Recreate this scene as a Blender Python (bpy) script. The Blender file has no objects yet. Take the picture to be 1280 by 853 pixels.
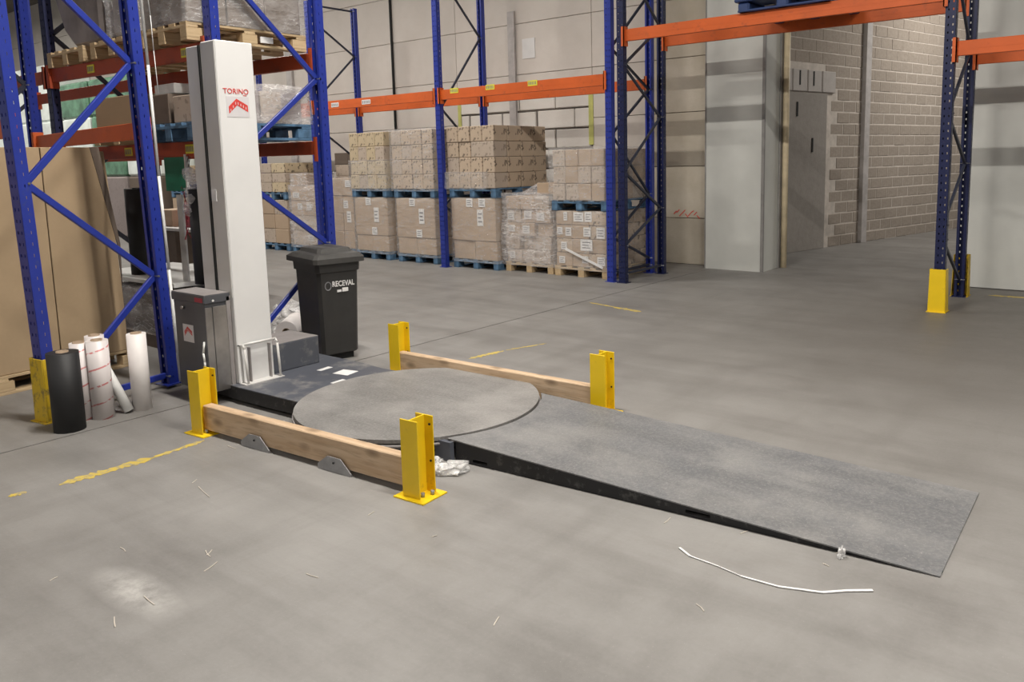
import bpy, bmesh, math, random
from mathutils import Vector, Matrix, noise
random.seed(7)
C = bpy.context.scene.collection
S = bpy.context.scene
# ------------------------------------------------------------------ camera
cd = bpy.data.cameras.new('camera'); cam = bpy.data.objects.new('camera', cd); C.objects.link(cam)
cd.sensor_width = 36; cd.lens = 28.28; cd.clip_start = .05; cd.clip_end = 200
cd.shift_x = -.034; cd.shift_y = -.0687
cam.matrix_world = Matrix.Translation((0, 0, 1.65)) @ Matrix.Rotation(math.radians(37.873), 4, 'Z') @ Matrix.Rotation(math.radians(90 - 7.784), 4, 'X') @ Matrix.Rotation(math.radians(-1.252), 4, 'Z')
S.camera = cam
# ------------------------------------------------------------------ world, lamps, exposure
w = bpy.data.worlds.new('world'); S.world = w; w.use_nodes = True
w.node_tree.nodes['Background'].inputs[0].default_value = (1.0, .97, .94, 1)
w.node_tree.nodes['Background'].inputs[1].default_value = .27
S.view_settings.view_transform = 'Standard'; S.view_settings.look = 'None'
S.view_settings.exposure = 0.12; S.view_settings.gamma = 1; S.view_settings.use_curve_mapping = False
def lamp(x, y, z, power, lx=1.5, ly=.14, col=(1, .95, .88)):
    l = bpy.data.lights.new('ceiling_tube', 'AREA'); l.shape = 'RECTANGLE'; l.size = lx; l.size_y = ly
    l.energy = power; l.color = col
    o = bpy.data.objects.new('ceiling_tube_light', l); C.objects.link(o); o.location = (x, y, z)
for lx_, pw in ((-3.6, 350), (.2, 300), (4.0, 180), (7.8, 100)):
    lamp(lx_, 3.0, 6.45, pw)
for lx_ in (-10, -2, 6):
    lamp(lx_, -5.5, 6.4, 150)
for lx_, pw in ((-28, 260), (-22, 260), (-17, 190), (-12.5, 190), (-8.6, 170)): lamp(lx_, 6.3, 6.45, pw)
lamp(-1.6, 17, 5.8, 230)

# ------------------------------------------------------------------ helpers
class MB:
    def __init__(s): s.bm = bmesh.new()
    def box(s, x0, x1, y0, y1, z0, z1, m=None):
        vs = [s.bm.verts.new((x, y, z)) for x in (x0, x1) for y in (y0, y1) for z in (z0, z1)]
        for f in ((0,1,3,2),(4,6,7,5),(0,4,5,1),(2,3,7,6),(0,2,6,4),(1,5,7,3)):
            s.bm.faces.new([vs[i] for i in f])
        if m is not None: bmesh.ops.transform(s.bm, matrix=m, verts=vs)
        return vs
    def bar(s, a, b, wd, th, up=(1,0,0)):
        a, b = Vector(a), Vector(b); d = b - a; L = d.length; d.normalize()
        u = Vector(up); n = d.cross(u)
        if n.length < 1e-4: n = d.cross(Vector((0,1,0)))
        n.normalize(); u = n.cross(d)
        m = Matrix((( *u, ), ( *n, ), ( *d, ))).transposed().to_4x4(); m.translation = a
        return s.box(-th/2, th/2, -wd/2, wd/2, 0, L, m)
    def cyl(s, a, b, r, n=16, r2=None, caps=True):
        a, b = Vector(a), Vector(b); d = b - a; L = d.length
        q = Vector((0,0,1)).rotation_difference(d.normalized()).to_matrix().to_4x4(); q.translation = a
        r2 = r if r2 is None else r2
        A = [s.bm.verts.new(q @ Vector((r*math.cos(2*math.pi*i/n), r*math.sin(2*math.pi*i/n), 0))) for i in range(n)]
        B = [s.bm.verts.new(q @ Vector((r2*math.cos(2*math.pi*i/n), r2*math.sin(2*math.pi*i/n), L))) for i in range(n)]
        for i in range(n):
            f = s.bm.faces.new((A[i], A[(i+1)%n], B[(i+1)%n], B[i])); f.smooth = True
        if caps: s.bm.faces.new(A[::-1]); s.bm.faces.new(B)
    def tube(s, a, b, ro, ri, n=20):
        a, b = Vector(a), Vector(b); d = b - a; L = d.length
        q = Vector((0,0,1)).rotation_difference(d.normalized()).to_matrix().to_4x4(); q.translation = a
        R = []
        for rr, zz in ((ro,0),(ro,L),(ri,L),(ri,0)):
            R.append([s.bm.verts.new(q @ Vector((rr*math.cos(2*math.pi*i/n), rr*math.sin(2*math.pi*i/n), zz))) for i in range(n)])
        for k in range(4):
            P, Q = R[k], R[(k+1)%4]
            for i in range(n):
                f = s.bm.faces.new((P[i], P[(i+1)%n], Q[(i+1)%n], Q[i])); f.smooth = k in (0, 2)
    def pipe(s, pts, r, n=10):
        for a, b in zip(pts[:-1], pts[1:]): s.cyl(a, b, r, n)
        for p in pts[1:-1]:
            bmesh.ops.create_icosphere(s.bm, subdivisions=1, radius=r, matrix=Matrix.Translation(p))
    def prism(s, poly, axis, t0, t1):
        # poly: 2D points; axis: extrusion axis index
        def v(p, t):
            c = [0,0,0]; o = [i for i in range(3) if i != axis]; c[o[0]], c[o[1]], c[axis] = p[0], p[1], t
            return s.bm.verts.new(c)
        A = [v(p, t0) for p in poly]; B = [v(p, t1) for p in poly]; n = len(poly)
        s.bm.faces.new(A); s.bm.faces.new(B[::-1])
        for i in range(n): s.bm.faces.new((A[i], B[i], B[(i+1)%n], A[(i+1)%n]))
    def mesh(s, name, mat, bevel=0, smooth=False):
        if bevel:
            bmesh.ops.bevel(s.bm, geom=s.bm.edges[:], offset=bevel, segments=1, affect='EDGES', clamp_overlap=True)
        bmesh.ops.recalc_face_normals(s.bm, faces=s.bm.faces)
        if smooth:
            for f in s.bm.faces: f.smooth = True
        me = bpy.data.meshes.new(name); s.bm.to_mesh(me); s.bm.free(); me.materials.append(mat); return me
    def build(s, name, mat, parent=None, bevel=0, smooth=False, loc=None, rz=0):
        return link(name, s.mesh(name, mat, bevel, smooth), parent, loc, rz)
def link(name, me, parent=None, loc=None, rz=0):
    o = bpy.data.objects.new(name, me); C.objects.link(o)
    if parent: o.parent = parent
    if loc: o.location = loc
    if rz: o.rotation_euler.z = rz
    return o
def tag(o, label=None, cat=None, group=None, kind=None):
    if label: o['label'] = label
    if cat: o['category'] = cat
    if group: o['group'] = group
    if kind: o['kind'] = kind
    return o
def thing(name, label, cat, loc=(0,0,0), rz=0, group=None):
    o = bpy.data.objects.new(name, None); o.empty_display_size = .1; C.objects.link(o); o.location = loc; o.rotation_euler.z = rz
    return tag(o, label, cat, group)
def boxo(name, mat, x0, x1, y0, y1, z0, z1, parent=None, bevel=0):
    m = MB(); m.box(x0, x1, y0, y1, z0, z1); return m.build(name, mat, parent, bevel)
def cmesh(me_obj, name, parent, loc=None, rz=0):
    return link(name, me_obj.data, parent, loc, rz)

# ------------------------------------------------------------------ materials
def nt(name):
    m = bpy.data.materials.new(name); m.use_nodes = True; n = m.node_tree
    return m, n, n.nodes['Principled BSDF']
def N(n, t, **kw):
    x = n.nodes.new(t)
    for k, v in kw.items(): setattr(x, k, v)
    return x
def coords(n, scale=(1,1,1), kind='Object', loc=(0,0,0)):
    tc = N(n, 'ShaderNodeTexCoord'); mp = N(n, 'ShaderNodeMapping')
    mp.inputs['Scale'].default_value = scale; mp.inputs['Location'].default_value = loc
    n.links.new(tc.outputs[kind], mp.inputs[0]); return mp.outputs[0]
def noise_fac(n, vec, scale, detail=4, rough=.6, lo=.35, hi=.65):
    t = N(n, 'ShaderNodeTexNoise'); t.inputs['Scale'].default_value = scale; t.inputs['Detail'].default_value = detail; t.inputs['Roughness'].default_value = rough
    n.links.new(vec, t.inputs['Vector'])
    r = N(n, 'ShaderNodeMapRange'); r.inputs[1].default_value = lo; r.inputs[2].default_value = hi
    n.links.new(t.outputs[0], r.inputs[0]); return r.outputs[0]
def mix(n, fac, a, b):
    x = N(n, 'ShaderNodeMix', data_type='RGBA')
    if isinstance(fac, float): x.inputs[0].default_value = fac
    else: n.links.new(fac, x.inputs[0])
    for s, v in ((6, a), (7, b)):
        if isinstance(v, tuple): x.inputs[s].default_value = (*v, 1)
        else: n.links.new(v, x.inputs[s])
    return x.outputs[2]
def mul(n, fac, k):
    x = N(n, 'ShaderNodeMath', operation='MULTIPLY'); n.links.new(fac, x.inputs[0])
    if isinstance(k, (float, int)): x.inputs[1].default_value = k
    else: n.links.new(k, x.inputs[1])
    return x.outputs[0]
def bump(n, b, h, strength=.3, dist=.01):
    x = N(n, 'ShaderNodeBump'); x.inputs['Strength'].default_value = strength; x.inputs['Distance'].default_value = dist
    n.links.new(h, x.inputs['Height']); n.links.new(x.outputs[0], b.inputs['Normal'])
def plain(name, col, rough=.5, metal=0, var=.12, vscale=6, bmp=0, spec=.5, emis=None, rnd=0.0):
    m, n, b = nt(name); v = coords(n)
    f = noise_fac(n, v, vscale)
    dark = tuple(c*(1-var) for c in col); lite = tuple(min(1, c*(1+var)) for c in col)
    c = mix(n, f, dark, lite)
    if rnd:
        oi = N(n, 'ShaderNodeObjectInfo'); mr = N(n, 'ShaderNodeMapRange'); mr.inputs[3].default_value = 0; mr.inputs[4].default_value = rnd
        n.links.new(oi.outputs['Random'], mr.inputs[0]); c = mix(n, mr.outputs[0], c, tuple(x*.45 for x in col))
    n.links.new(c, b.inputs['Base Color']); b.inputs['Roughness'].default_value = rough; b.inputs['Metallic'].default_value = metal
    b.inputs['Specular IOR Level'].default_value = spec
    if bmp: bump(n, b, noise_fac(n, v, vscale*6), bmp, .004)
    return m
def worn(name, col, wcol, amount=.35, rough=.45, scale=9, spec=.5):
    m, n, b = nt(name); v = coords(n)
    f = noise_fac(n, v, scale, 8, .7, .52+.2*(1-amount)-.1, .62+.2*(1-amount)-.05)
    g = noise_fac(n, v, 2.2); c0 = mix(n, g, tuple(c*.85 for c in col), col)
    n.links.new(mix(n, f, c0, wcol), b.inputs['Base Color']); b.inputs['Roughness'].default_value = rough; b.inputs['Specular IOR Level'].default_value = spec
    return m
def floor_mat():
    m, n, b = nt('concrete_floor'); v = coords(n, kind='Object')
    big = noise_fac(n, v, .75, 6, .65, .34, .66); mid = noise_fac(n, v, 2.3, 8, .68, .3, .72); fine = noise_fac(n, v, 60, 3, .6, .2, .8)
    vs = coords(n, (.25, 2.2, 1)); streak = noise_fac(n, vs, 1.6, 6, .65, .45, .75)
    vs2 = coords(n, (2.6, .35, 1)); streak2 = noise_fac(n, vs2, 1.3, 6, .65, .5, .8)
    c = mix(n, big, (.150, .143, .135), (.25, .241, .229))
    c = mix(n, mul(n, mid, .62), c, (.298, .288, .276))
    c = mix(n, mul(n, streak, .5), c, (.118, .111, .103))
    c = mix(n, mul(n, streak2, .45), c, (.135, .128, .119))
    # weaker light painted in: browner towards the passage; also darker around the rack feet
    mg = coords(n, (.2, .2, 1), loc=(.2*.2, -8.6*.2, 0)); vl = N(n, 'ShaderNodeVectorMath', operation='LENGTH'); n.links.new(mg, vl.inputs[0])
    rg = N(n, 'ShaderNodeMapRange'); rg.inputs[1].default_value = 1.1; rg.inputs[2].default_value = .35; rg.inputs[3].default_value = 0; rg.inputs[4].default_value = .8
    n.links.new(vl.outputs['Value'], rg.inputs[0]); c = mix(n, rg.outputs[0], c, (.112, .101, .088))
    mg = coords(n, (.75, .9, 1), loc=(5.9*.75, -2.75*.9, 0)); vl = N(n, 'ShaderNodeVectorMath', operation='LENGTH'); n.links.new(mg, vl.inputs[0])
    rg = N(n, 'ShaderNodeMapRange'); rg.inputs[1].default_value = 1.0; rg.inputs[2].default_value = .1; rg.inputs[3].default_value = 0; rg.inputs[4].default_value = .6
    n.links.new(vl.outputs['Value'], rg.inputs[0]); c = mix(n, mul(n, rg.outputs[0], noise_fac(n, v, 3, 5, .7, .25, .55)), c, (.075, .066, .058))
    c = mix(n, mul(n, fine, .12), c, (.38, .36, .34))
    sp = noise_fac(n, v, 190, 2, .5, .70, .74); c = mix(n, mul(n, sp, .3), c, (.62, .6, .56))
    # a pale scuffed patch in the foreground
    mp = coords(n, (3.0, 8.5, 1), loc=(3.13*3.0, -1.34*8.5, 0))
    vd = N(n, 'ShaderNodeVectorMath', operation='LENGTH'); n.links.new(mp, vd.inputs[0])
    r = N(n, 'ShaderNodeMapRange'); r.inputs[1].default_value = 1.0; r.inputs[2].default_value = 0; r.inputs[3].default_value = 0; r.inputs[4].default_value = .75
    n.links.new(vd.outputs['Value'], r.inputs[0]); c = mix(n, mul(n, r.outputs[0], noise_fac(n, v, 9, 5, .7, .3, .6)), c, (.56, .545, .52))
    # floor colour darkened above towards the back passage, where less light reaches
    n.links.new(c, b.inputs['Base Color'])
    rr = N(n, 'ShaderNodeMapRange'); rr.inputs[3].default_value = .42; rr.inputs[4].default_value = .62
    n.links.new(mid, rr.inputs[0]); n.links.new(rr.outputs[0], b.inputs['Roughness']); b.inputs['Specular IOR Level'].default_value = .35
    bump(n, b, fine, .12, .003)
    return m
def wood(name, a, bcol, axis=0, scale=1, knots=True):
    m, n, b = nt(name); s = [14, 14, 14]; s[axis] = 1.1
    v = coords(n, tuple(x*scale for x in s)); f = noise_fac(n, v, 1.6, 6, .6, .3, .7)
    c = mix(n, f, a, bcol)
    if knots:
        t = N(n, 'ShaderNodeTexVoronoi'); t.inputs['Scale'].default_value = 1
        s2 = [9, 9, 9]; s2[axis] = 4.2; n.links.new(coords(n, tuple(s2)), t.inputs['Vector'])
        r = N(n, 'ShaderNodeMapRange'); r.inputs[1].default_value = .30; r.inputs[2].default_value = .08
        n.links.new(t.outputs['Distance'], r.inputs[0]); c = mix(n, mul(n, r.outputs[0], .75), c, tuple(x*.3 for x in a))
    oi = N(n, 'ShaderNodeObjectInfo'); c = mix(n, mul(n, oi.outputs['Random'], .35), c, tuple(x*.6 for x in a)); c = mix(n, mul(n, noise_fac(n, v, 4.5, 3, .6, .52, .6), .3), c, tuple(x*.55 for x in a))
    n.links.new(c, b.inputs['Base Color']); b.inputs['Roughness'].default_value = .75; bump(n, b, f, .25, .004)
    return m
def card(name, col, marks=.6, scale=1, face=(19, 19, 13)):
    m, n, b = nt(name); v = coords(n); f = noise_fac(n, v, 1.6, 4); g = noise_fac(n, v, 40, 2)
    c = mix(n, f, tuple(x*.88 for x in col), col); c = mix(n, mul(n, g, .15), c, tuple(x*.8 for x in col))
    if marks:
        k = noise_fac(n, coords(n, tuple(x*scale for x in face)), 1, 2, .5, .60, .63)
        c = mix(n, mul(n, k, marks), c, (.07, .055, .045))
    oi = N(n, 'ShaderNodeObjectInfo'); c = mix(n, mul(n, oi.outputs['Random'], .3), c, tuple(x*.7 for x in col))
    n.links.new(c, b.inputs['Base Color']); b.inputs['Roughness'].default_value = .72; b.inputs['Specular IOR Level'].default_value = .25
    return m
def film_mat(name, alpha=.3, col=(.93, .91, .90), sc=5, bd=.03):
    m, n, b = nt(name); v = coords(n, (1, 1, 2.2)); f = noise_fac(n, v, sc, 6, .7, .3, .75)
    b.inputs['Base Color'].default_value = (*col, 1); b.inputs['Roughness'].default_value = .13; b.inputs['Specular IOR Level'].default_value = 1.0
    r = N(n, 'ShaderNodeMapRange'); r.inputs[3].default_value = alpha*.45; r.inputs[4].default_value = min(1, alpha*1.8)
    n.links.new(f, r.inputs[0])
    t = N(n, 'ShaderNodeTexNoise'); t.inputs['Scale'].default_value = sc*1.1; t.inputs['Detail'].default_value = 5; n.links.new(coords(n, (1, 1, 3.5)), t.inputs['Vector'])
    d_ = N(n, 'ShaderNodeMath', operation='SUBTRACT'); d_.inputs[1].default_value = .52; n.links.new(t.outputs[0], d_.inputs[0])
    e_ = N(n, 'ShaderNodeMath', operation='ABSOLUTE'); n.links.new(d_.outputs[0], e_.inputs[0])
    q_ = N(n, 'ShaderNodeMapRange'); q_.inputs[1].default_value = .022; q_.inputs[2].default_value = 0; q_.inputs[3].default_value = 0; q_.inputs[4].default_value = alpha*2  # raises opacity along wrinkles to paint white lamp glints on the film
    n.links.new(e_.outputs[0], q_.inputs[0])
    a_ = N(n, 'ShaderNodeMath', operation='ADD'); a_.use_clamp = True; n.links.new(r.outputs[0], a_.inputs[0]); n.links.new(mul(n, q_.outputs[0], noise_fac(n, v, 1.7, 3)), a_.inputs[1])
    n.links.new(a_.outputs[0], b.inputs['Alpha']); bump(n, b, f, .8, bd)
    return m
def block_mat(name, a, c2, rgh=.9, sc=12, stain=None):
    m, n, b = nt(name); v = coords(n); f = noise_fac(n, v, sc, 6, .7); g = noise_fac(n, v, 1.3, 5, .65)
    c = mix(n, f, a, c2); 
    if stain: c = mix(n, mul(n, g, .6), c, stain)
    oi = N(n, 'ShaderNodeObjectInfo'); c = mix(n, mul(n, oi.outputs['Random'], .25), c, tuple(x*.75 for x in a))
    n.links.new(c, b.inputs['Base Color']); b.inputs['Roughness'].default_value = rgh; b.inputs['Specular IOR Level'].default_value = .2
    bump(n, b, f, .35, .008); return m
M = {}
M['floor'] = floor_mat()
M['joint'] = plain('floor_joint', (.07, .062, .055), .9)
M['wall'] = block_mat('painted_wall_panel', (.66, .61, .56), (.70, .65, .60), .8, 3, (.60, .55, .50))
M['concrete'] = block_mat('stained_concrete_panel', (.50, .45, .375), (.55, .50, .425), .85, 4, (.38, .325, .24))
M['whiteblock'] = block_mat('whitewashed_block', (.72, .68, .63), (.76, .72, .67), .85, 6)
M['mortar_dark'] = plain('dark_mortar', (.14, .125, .11), .95)
M['brick'] = block_mat('grey_brown_block', (.34, .29, .245), (.44, .385, .33), .95, 16, (.39, .335, .285))
M['mortar'] = plain('pale_mortar', (.62, .56, .50), .95)
M['render'] = block_mat('cement_render', (.34, .312, .285), (.385, .355, .325), .95, 8)
M['lintel'] = block_mat('pale_lintel_block', (.50, .465, .44), (.55, .515, .485), .9, 8)
M['sandwich'] = plain('white_sandwich_panel', (.60, .605, .57), .45, 0, .07, 1.2)
M['sandwich_trim'] = plain('grey_panel_trim', (.27, .26, .25), .5)
M['cream'] = plain('cream_pipe', (.74, .62, .42), .5)
M['greypipe'] = plain('grey_column', (.48, .45, .435), .6)
M['ceiling'] = plain('dark_ceiling', (.2, .18, .16), .9)
M['blue'] = worn('rack_blue_paint', (.020, .038, .29), (.04, .055, .2), .2, .35, 14)
M['darkblue'] = worn('rack_dark_blue_paint', (.007, .012, .062), (.02, .025, .06), .25, .42, 14)
M['bracegrey'] = plain('dark_brace', (.03, .034, .055), .45)
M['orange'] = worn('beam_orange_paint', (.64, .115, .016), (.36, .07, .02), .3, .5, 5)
M['yellow'] = worn('guard_yellow_paint', (.88, .60, .012), (.42, .27, .03), .12, .4, 10)
M['yellow_worn'] = worn('worn_yellow_paint', (.68, .46, .02), (.10, .085, .05), .55, .55, 12)
M['floor_yellow'] = worn('worn_floor_paint', (.62, .46, .08), (.30, .27, .2), .75, .6, 22)
M['wood'] = wood('pallet_wood', (.50, .36, .20), (.62, .47, .29), 0)
M['woody'] = wood('pallet_wood_cross', (.50, .36, .20), (.62, .47, .29), 1)
M['plank'] = wood('guard_plank_wood', (.50, .335, .20), (.68, .52, .36), 0)
M['bluewood'] = plain('blue_pallet_paint', (.085, .175, .29), .65, 0, .45, 9, rnd=.5)
M['darkbluewood'] = plain('dark_blue_plastic', (.02, .045, .14), .5)
M['card'] = card('brown_carton', (.55, .435, .325), .8)
M['cardplain'] = card('plain_cardboard', (.43, .315, .195), 0)
M['cardbig'] = card('large_brown_carton', (.48, .36, .255), 0)
M['cardyellow'] = card('yellowish_carton', (.59, .48, .325), .8)
M['cardgrey'] = card('dusty_carton', (.52, .43, .35), .5)
M['carddark'] = card('dark_brown_carton', (.16, .125, .10), .2)
M['film'] = film_mat('stretch_film', .17)
M['film_heavy'] = film_mat('heavy_stretch_film', .27, (.93, .90, .895), 4)
M['label'] = plain('white_paper_label', (.72, .71, .70), .6, 0, .04)
M['ink'] = plain('grey_ink', (.2, .2, .21), .6)
M['yellowlabel'] = plain('yellow_beam_label', (.72, .66, .05), .5)
M['whitepaint'] = plain('machine_white_paint', (.72, .715, .705), .35, 0, .03, 2)
M['whiteside'] = plain('machine_light_grey_paint', (.60, .585, .565), .4, 0, .05, 2)
M['groove'] = plain('black_gap', (.012, .012, .012), .8)
M['machine'] = worn('dark_machine_paint', (.085, .092, .112), (.2, .195, .19), .5, .5, 5)
M['machine_side'] = worn('black_machine_side', (.016, .016, .018), (.09, .088, .085), .4, .6, 16)
M['cabinet'] = plain('dark_grey_cabinet', (.075, .078, .088), .4, 0, .1, 3)
M['steel'] = plain('brushed_steel', (.42, .40, .385), .32, .85, .25, 3)
M['lid'] = plain('dusty_lid', (.26, .24, .235), .55, 0, .15, 4)
M['disc'] = None
M['bin'] = plain('dark_bin_plastic', (.030, .029, .028), .5, 0, .1, 8)
M['binlid'] = plain('dusty_bin_lid', (.048, .046, .043), .55, 0, .2, 6)
M['red'] = plain('red_print', (.60, .05, .04), .5)
M['sticker'] = plain('pale_sticker', (.62, .60, .61), .4, 0, .03)
M['black'] = plain('black_film', (.012, .012, .013), .6)
M['whiteroll'] = plain('white_roll_paper', (.74, .70, .68), .5, 0, .03)
M['core'] = plain('cardboard_core', (.3, .22, .15), .8)
M['splinter'] = plain('pale_splinter', (.52, .47, .41), .8)
M['galv'] = plain('galvanised_plate', (.33, .33, .34), .42, .6, .15, 10)
M['green'] = plain('green_sheet', (.015, .24, .13), .5)
M['plasticwhite'] = plain('white_plastic', (.72, .72, .70), .4)
M['greenfilm'] = plain('green_wrapped_goods', (.12, .24, .16), .4, 0, .4, 3)
M['whitegoods'] = plain('white_wrapped_goods', (.80, .86, .82), .35, 0, .12, 2)
M['redplastic'] = plain('red_plastic', (.35, .03, .05), .5)
M['darkload'] = plain('dark_grey_load', (.11, .092, .083), .5, 0, .3, 2, 0)
M['topload'] = plain('brownish_grey_wrapping', (.21, .18, .17), .35, 0, .3, 3)  # wrapping colour, darkened further for the weak light on the top shelf
M['shadeorange'] = worn('shaded_red_orange_paint', (.40, .062, .018), (.22, .05, .025), .35, .5, 5)  # beam orange repeated darker and redder, painting in shade from upper loads
M['greyload'] = card('grey_wrapped_load', (.30, .255, .245), .2)
M['bluetape'] = plain('blue_item', (.05, .08, .3), .5)
M['greentape'] = plain('yellow_green_tape', (.52, .52, .16), .6)
def disc_mat(name, base, wear, dust):
    m, n, b = nt(name); v = coords(n)
    f = noise_fac(n, v, 3.2, 8, .7, .35, .7); t = N(n, 'ShaderNodeTexVoronoi'); t.inputs['Scale'].default_value = 85; n.links.new(v, t.inputs['Vector'])
    g = noise_fac(n, v, 55, 3, .6, .45, .6); sp = noise_fac(n, v, 130, 2, .5, .66, .7)
    st = noise_fac(n, coords(n, (.6, 4, 1)), 1.4, 5, .6, .42, .62); sm = noise_fac(n, v, 1.9, 4, .55, .5, .68)
    c = mix(n, mul(n, f, .8), base, wear); c = mix(n, mul(n, st, .55), c, tuple(x*.72 for x in base)); c = mix(n, mul(n, sm, .45), c, dust)
    c = mix(n, mul(n, g, .22), c, dust); c = mix(n, mul(n, sp, .4), c, (.5, .48, .46))
    n.links.new(c, b.inputs['Base Color']); b.inputs['Roughness'].default_value = .5; b.inputs['Specular IOR Level'].default_value = .45
    bump(n, b, t.outputs['Distance'], .35, .004); return m
M['disc'] = disc_mat('dusty_checker_disc', (.165, .160, .153), (.245, .236, .226), (.36, .345, .33))
M['ramp'] = disc_mat('dusty_ramp_plate', (.135, .138, .146), (.2, .197, .193), (.31, .30, .285))
def spiral_mat():
    m, n, b = nt('roll_with_red_stripes'); tc = N(n, 'ShaderNodeTexCoord'); sx = N(n, 'ShaderNodeSeparateXYZ'); n.links.new(tc.outputs['Object'], sx.inputs[0])
    at = N(n, 'ShaderNodeMath', operation='ARCTAN2'); n.links.new(sx.outputs[1], at.inputs[0]); n.links.new(sx.outputs[0], at.inputs[1])
    a = N(n, 'ShaderNodeMath', operation='MULTIPLY'); a.inputs[1].default_value = -1/(2*math.pi); n.links.new(at.outputs[0], a.inputs[0])
    z = N(n, 'ShaderNodeMath', operation='MULTIPLY'); z.inputs[1].default_value = 8.5; n.links.new(sx.outputs[2], z.inputs[0])
    s = N(n, 'ShaderNodeMath', operation='ADD'); n.links.new(a.outputs[0], s.inputs[0]); n.links.new(z.outputs[0], s.inputs[1])
    f = N(n, 'ShaderNodeMath', operation='FRACT'); n.links.new(s.outputs[0], f.inputs[0])
    l = N(n, 'ShaderNodeMath', operation='LESS_THAN'); l.inputs[1].default_value = .1; n.links.new(f.outputs[0], l.inputs[0])
    k = noise_fac(n, coords(n, (30, 30, 60)), 1, 2, .5, .4, .5)
    n.links.new(mix(n, mul(n, mul(n, l.outputs[0], k), .8), (.68, .63, .62), (.5, .08, .08)), b.inputs['Base Color']); b.inputs['Roughness'].default_value = .4
    return m
M['spiral'] = spiral_mat()

# ------------------------------------------------------------------ structure: floor, walls, ceiling
XJ = -5.39
fl = MB(); fl.box(-46, 14, -12, 30, -.2, -.02); f0 = fl.build('floor', M['joint']); tag(f0, kind='structure')
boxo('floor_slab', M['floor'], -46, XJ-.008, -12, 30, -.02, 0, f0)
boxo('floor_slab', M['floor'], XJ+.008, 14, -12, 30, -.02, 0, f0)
ce = boxo('ceiling', M['ceiling'], -46, 14, -12, 30, 7.0, 7.1); tag(ce, kind='structure')
WY = 11.2
wb = boxo('wall_back', M['mortar_dark'], -46, -4.9, WY+.03, WY+.25, 0, 7); tag(wb, kind='structure')
def panel(x0, x1, z0, z1, mat, name='wall_panel'):
    g = .004; boxo(name, mat, x0+g, x1-g, WY, WY+.05, z0+g, z1-g, wb, .006)
zs = [0, .72, 1.52, 2.34, 3.16, 4.03, 4.9, 5.8, 7.0]
xs_l = [-46, -40, -34.5, -29, -23.5, -18, -12.47, -10.75]
for a, b in zip(xs_l[:-1], xs_l[1:]):
    for z0, z1 in zip(zs[:-1], zs[1:]): panel(a, b, z0, z1, M['wall'])
for a, b in ((-10.75, -7.68),):
    for z0, z1 in zip(zs[4:-1], zs[5:]): panel(a, b, z0, z1, M['wall'])
    panel(a, b, 2.86, 3.16, M['wall'])
for z0, z1 in zip(zs[:-1], zs[1:]): panel(-7.68, -6.62, z0, z1, M['wall'])
for z0, z1 in zip(zs[:-1], zs[1:]): panel(-6.62, -5.47, z0, z1, M['concrete'])
# whitewashed block masonry between the posts
bw, bh = .80, .335
r = 0; z = 2.86
while z > .0:
    z0 = max(0, z - bh); x = -10.75 - (bw*.5 if r % 2 else 0) - .1
    while x < -7.68:
        a, b = max(x, -10.75), min(x+bw, -7.68)
        if b - a > .08:
            jx = random.uniform(.012, .055)
            m = MB(); m.box(a+.008, b-jx, WY+random.uniform(-.006, .006), WY+.05, z0+.012, z-.012-random.uniform(0, .01)); m.build('wall_block', M['whiteblock'], wb, .012)
        x += bw
    z = z0; r += 1
# pipes and stains on the wall
t = thing('wall_conduit', 'thin dark vertical pipe on the back wall behind the cartons', 'pipe', (-12.47, WY-.03, 0)); m = MB(); m.cyl((0,0,0), (0,0,7), .025, 10); m.build('pipe', M['groove'], t)
t = thing('wall_column', 'grey vertical flat column rising on the back wall above the orange beam', 'column', (-9.36, WY-.03, 0)); m = MB(); m.box(-.075, .075, -.02, .02, 0, 4.25); m.build('flat_bar', M['greypipe'], t)
t = thing('wall_column', 'grey column on the back wall seen through the second rack frame', 'column', (-15.9, WY-.03, 0)); m = MB(); m.box(-.1, .1, -.03, .02, 0, 4.25); m.build('flat_bar', M['greypipe'], t)
o = boxo('notice_sheet', M['label'], -9.14, -8.86, WY-.012, WY, 3.42, 3.76); tag(o, 'blank white sheet fixed high on the back wall', 'notice')
o = boxo('warning_tape', M['greentape'], -7.75, -7.66, WY-.012, WY, 1.9, 2.86); tag(o, 'yellow green vertical tape strip right of the whitewashed blocks', 'tape')
o = boxo('warning_tape', M['greentape'], -10.74, -10.66, WY-.012, WY, 2.1, 2.86); tag(o, 'yellow green vertical tape strip left of the whitewashed blocks', 'tape')
# red marker scrawl on the concrete panel
m = MB()
for k in range(9):
    x = -6.16 + .05*k; zz = .78 + .03*math.sin(k*2.3)
    m.bar((x, WY-.004, zz), (x+.05, WY-.004, zz + random.choice((-.05, .05, .03))), .012, .004, (0,1,0))
o = m.build('marker_scrawl', M['red'], wb)
# pillar of sandwich panels
p = MB(); p.box(-5.47, -4.57, 10.9, 11.55, 0, 7); pw = p.build('wall_pillar', M['sandwich']); tag(pw, kind='structure')
boxo('corner_trim', M['sandwich_trim'], -4.60, -4.562, 10.885, 10.925, 0, 3.35, pw)
boxo('panel_seam', M['sandwich_trim'], -5.478, -5.46, 10.893, 10.9, 0, 7, pw)
m = MB(); m.cyl((-4.50, 11.52, 0), (-4.50, 11.52, 3.9), .045, 14); o = m.build('door_post', M['cream']); tag(o, 'cream round pole standing against the side of the white pillar', 'pole')
boxo('dark_edge', M['sandwich_trim'], -4.565, -4.548, 11.44, 11.56, 0, 7, pw)
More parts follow.
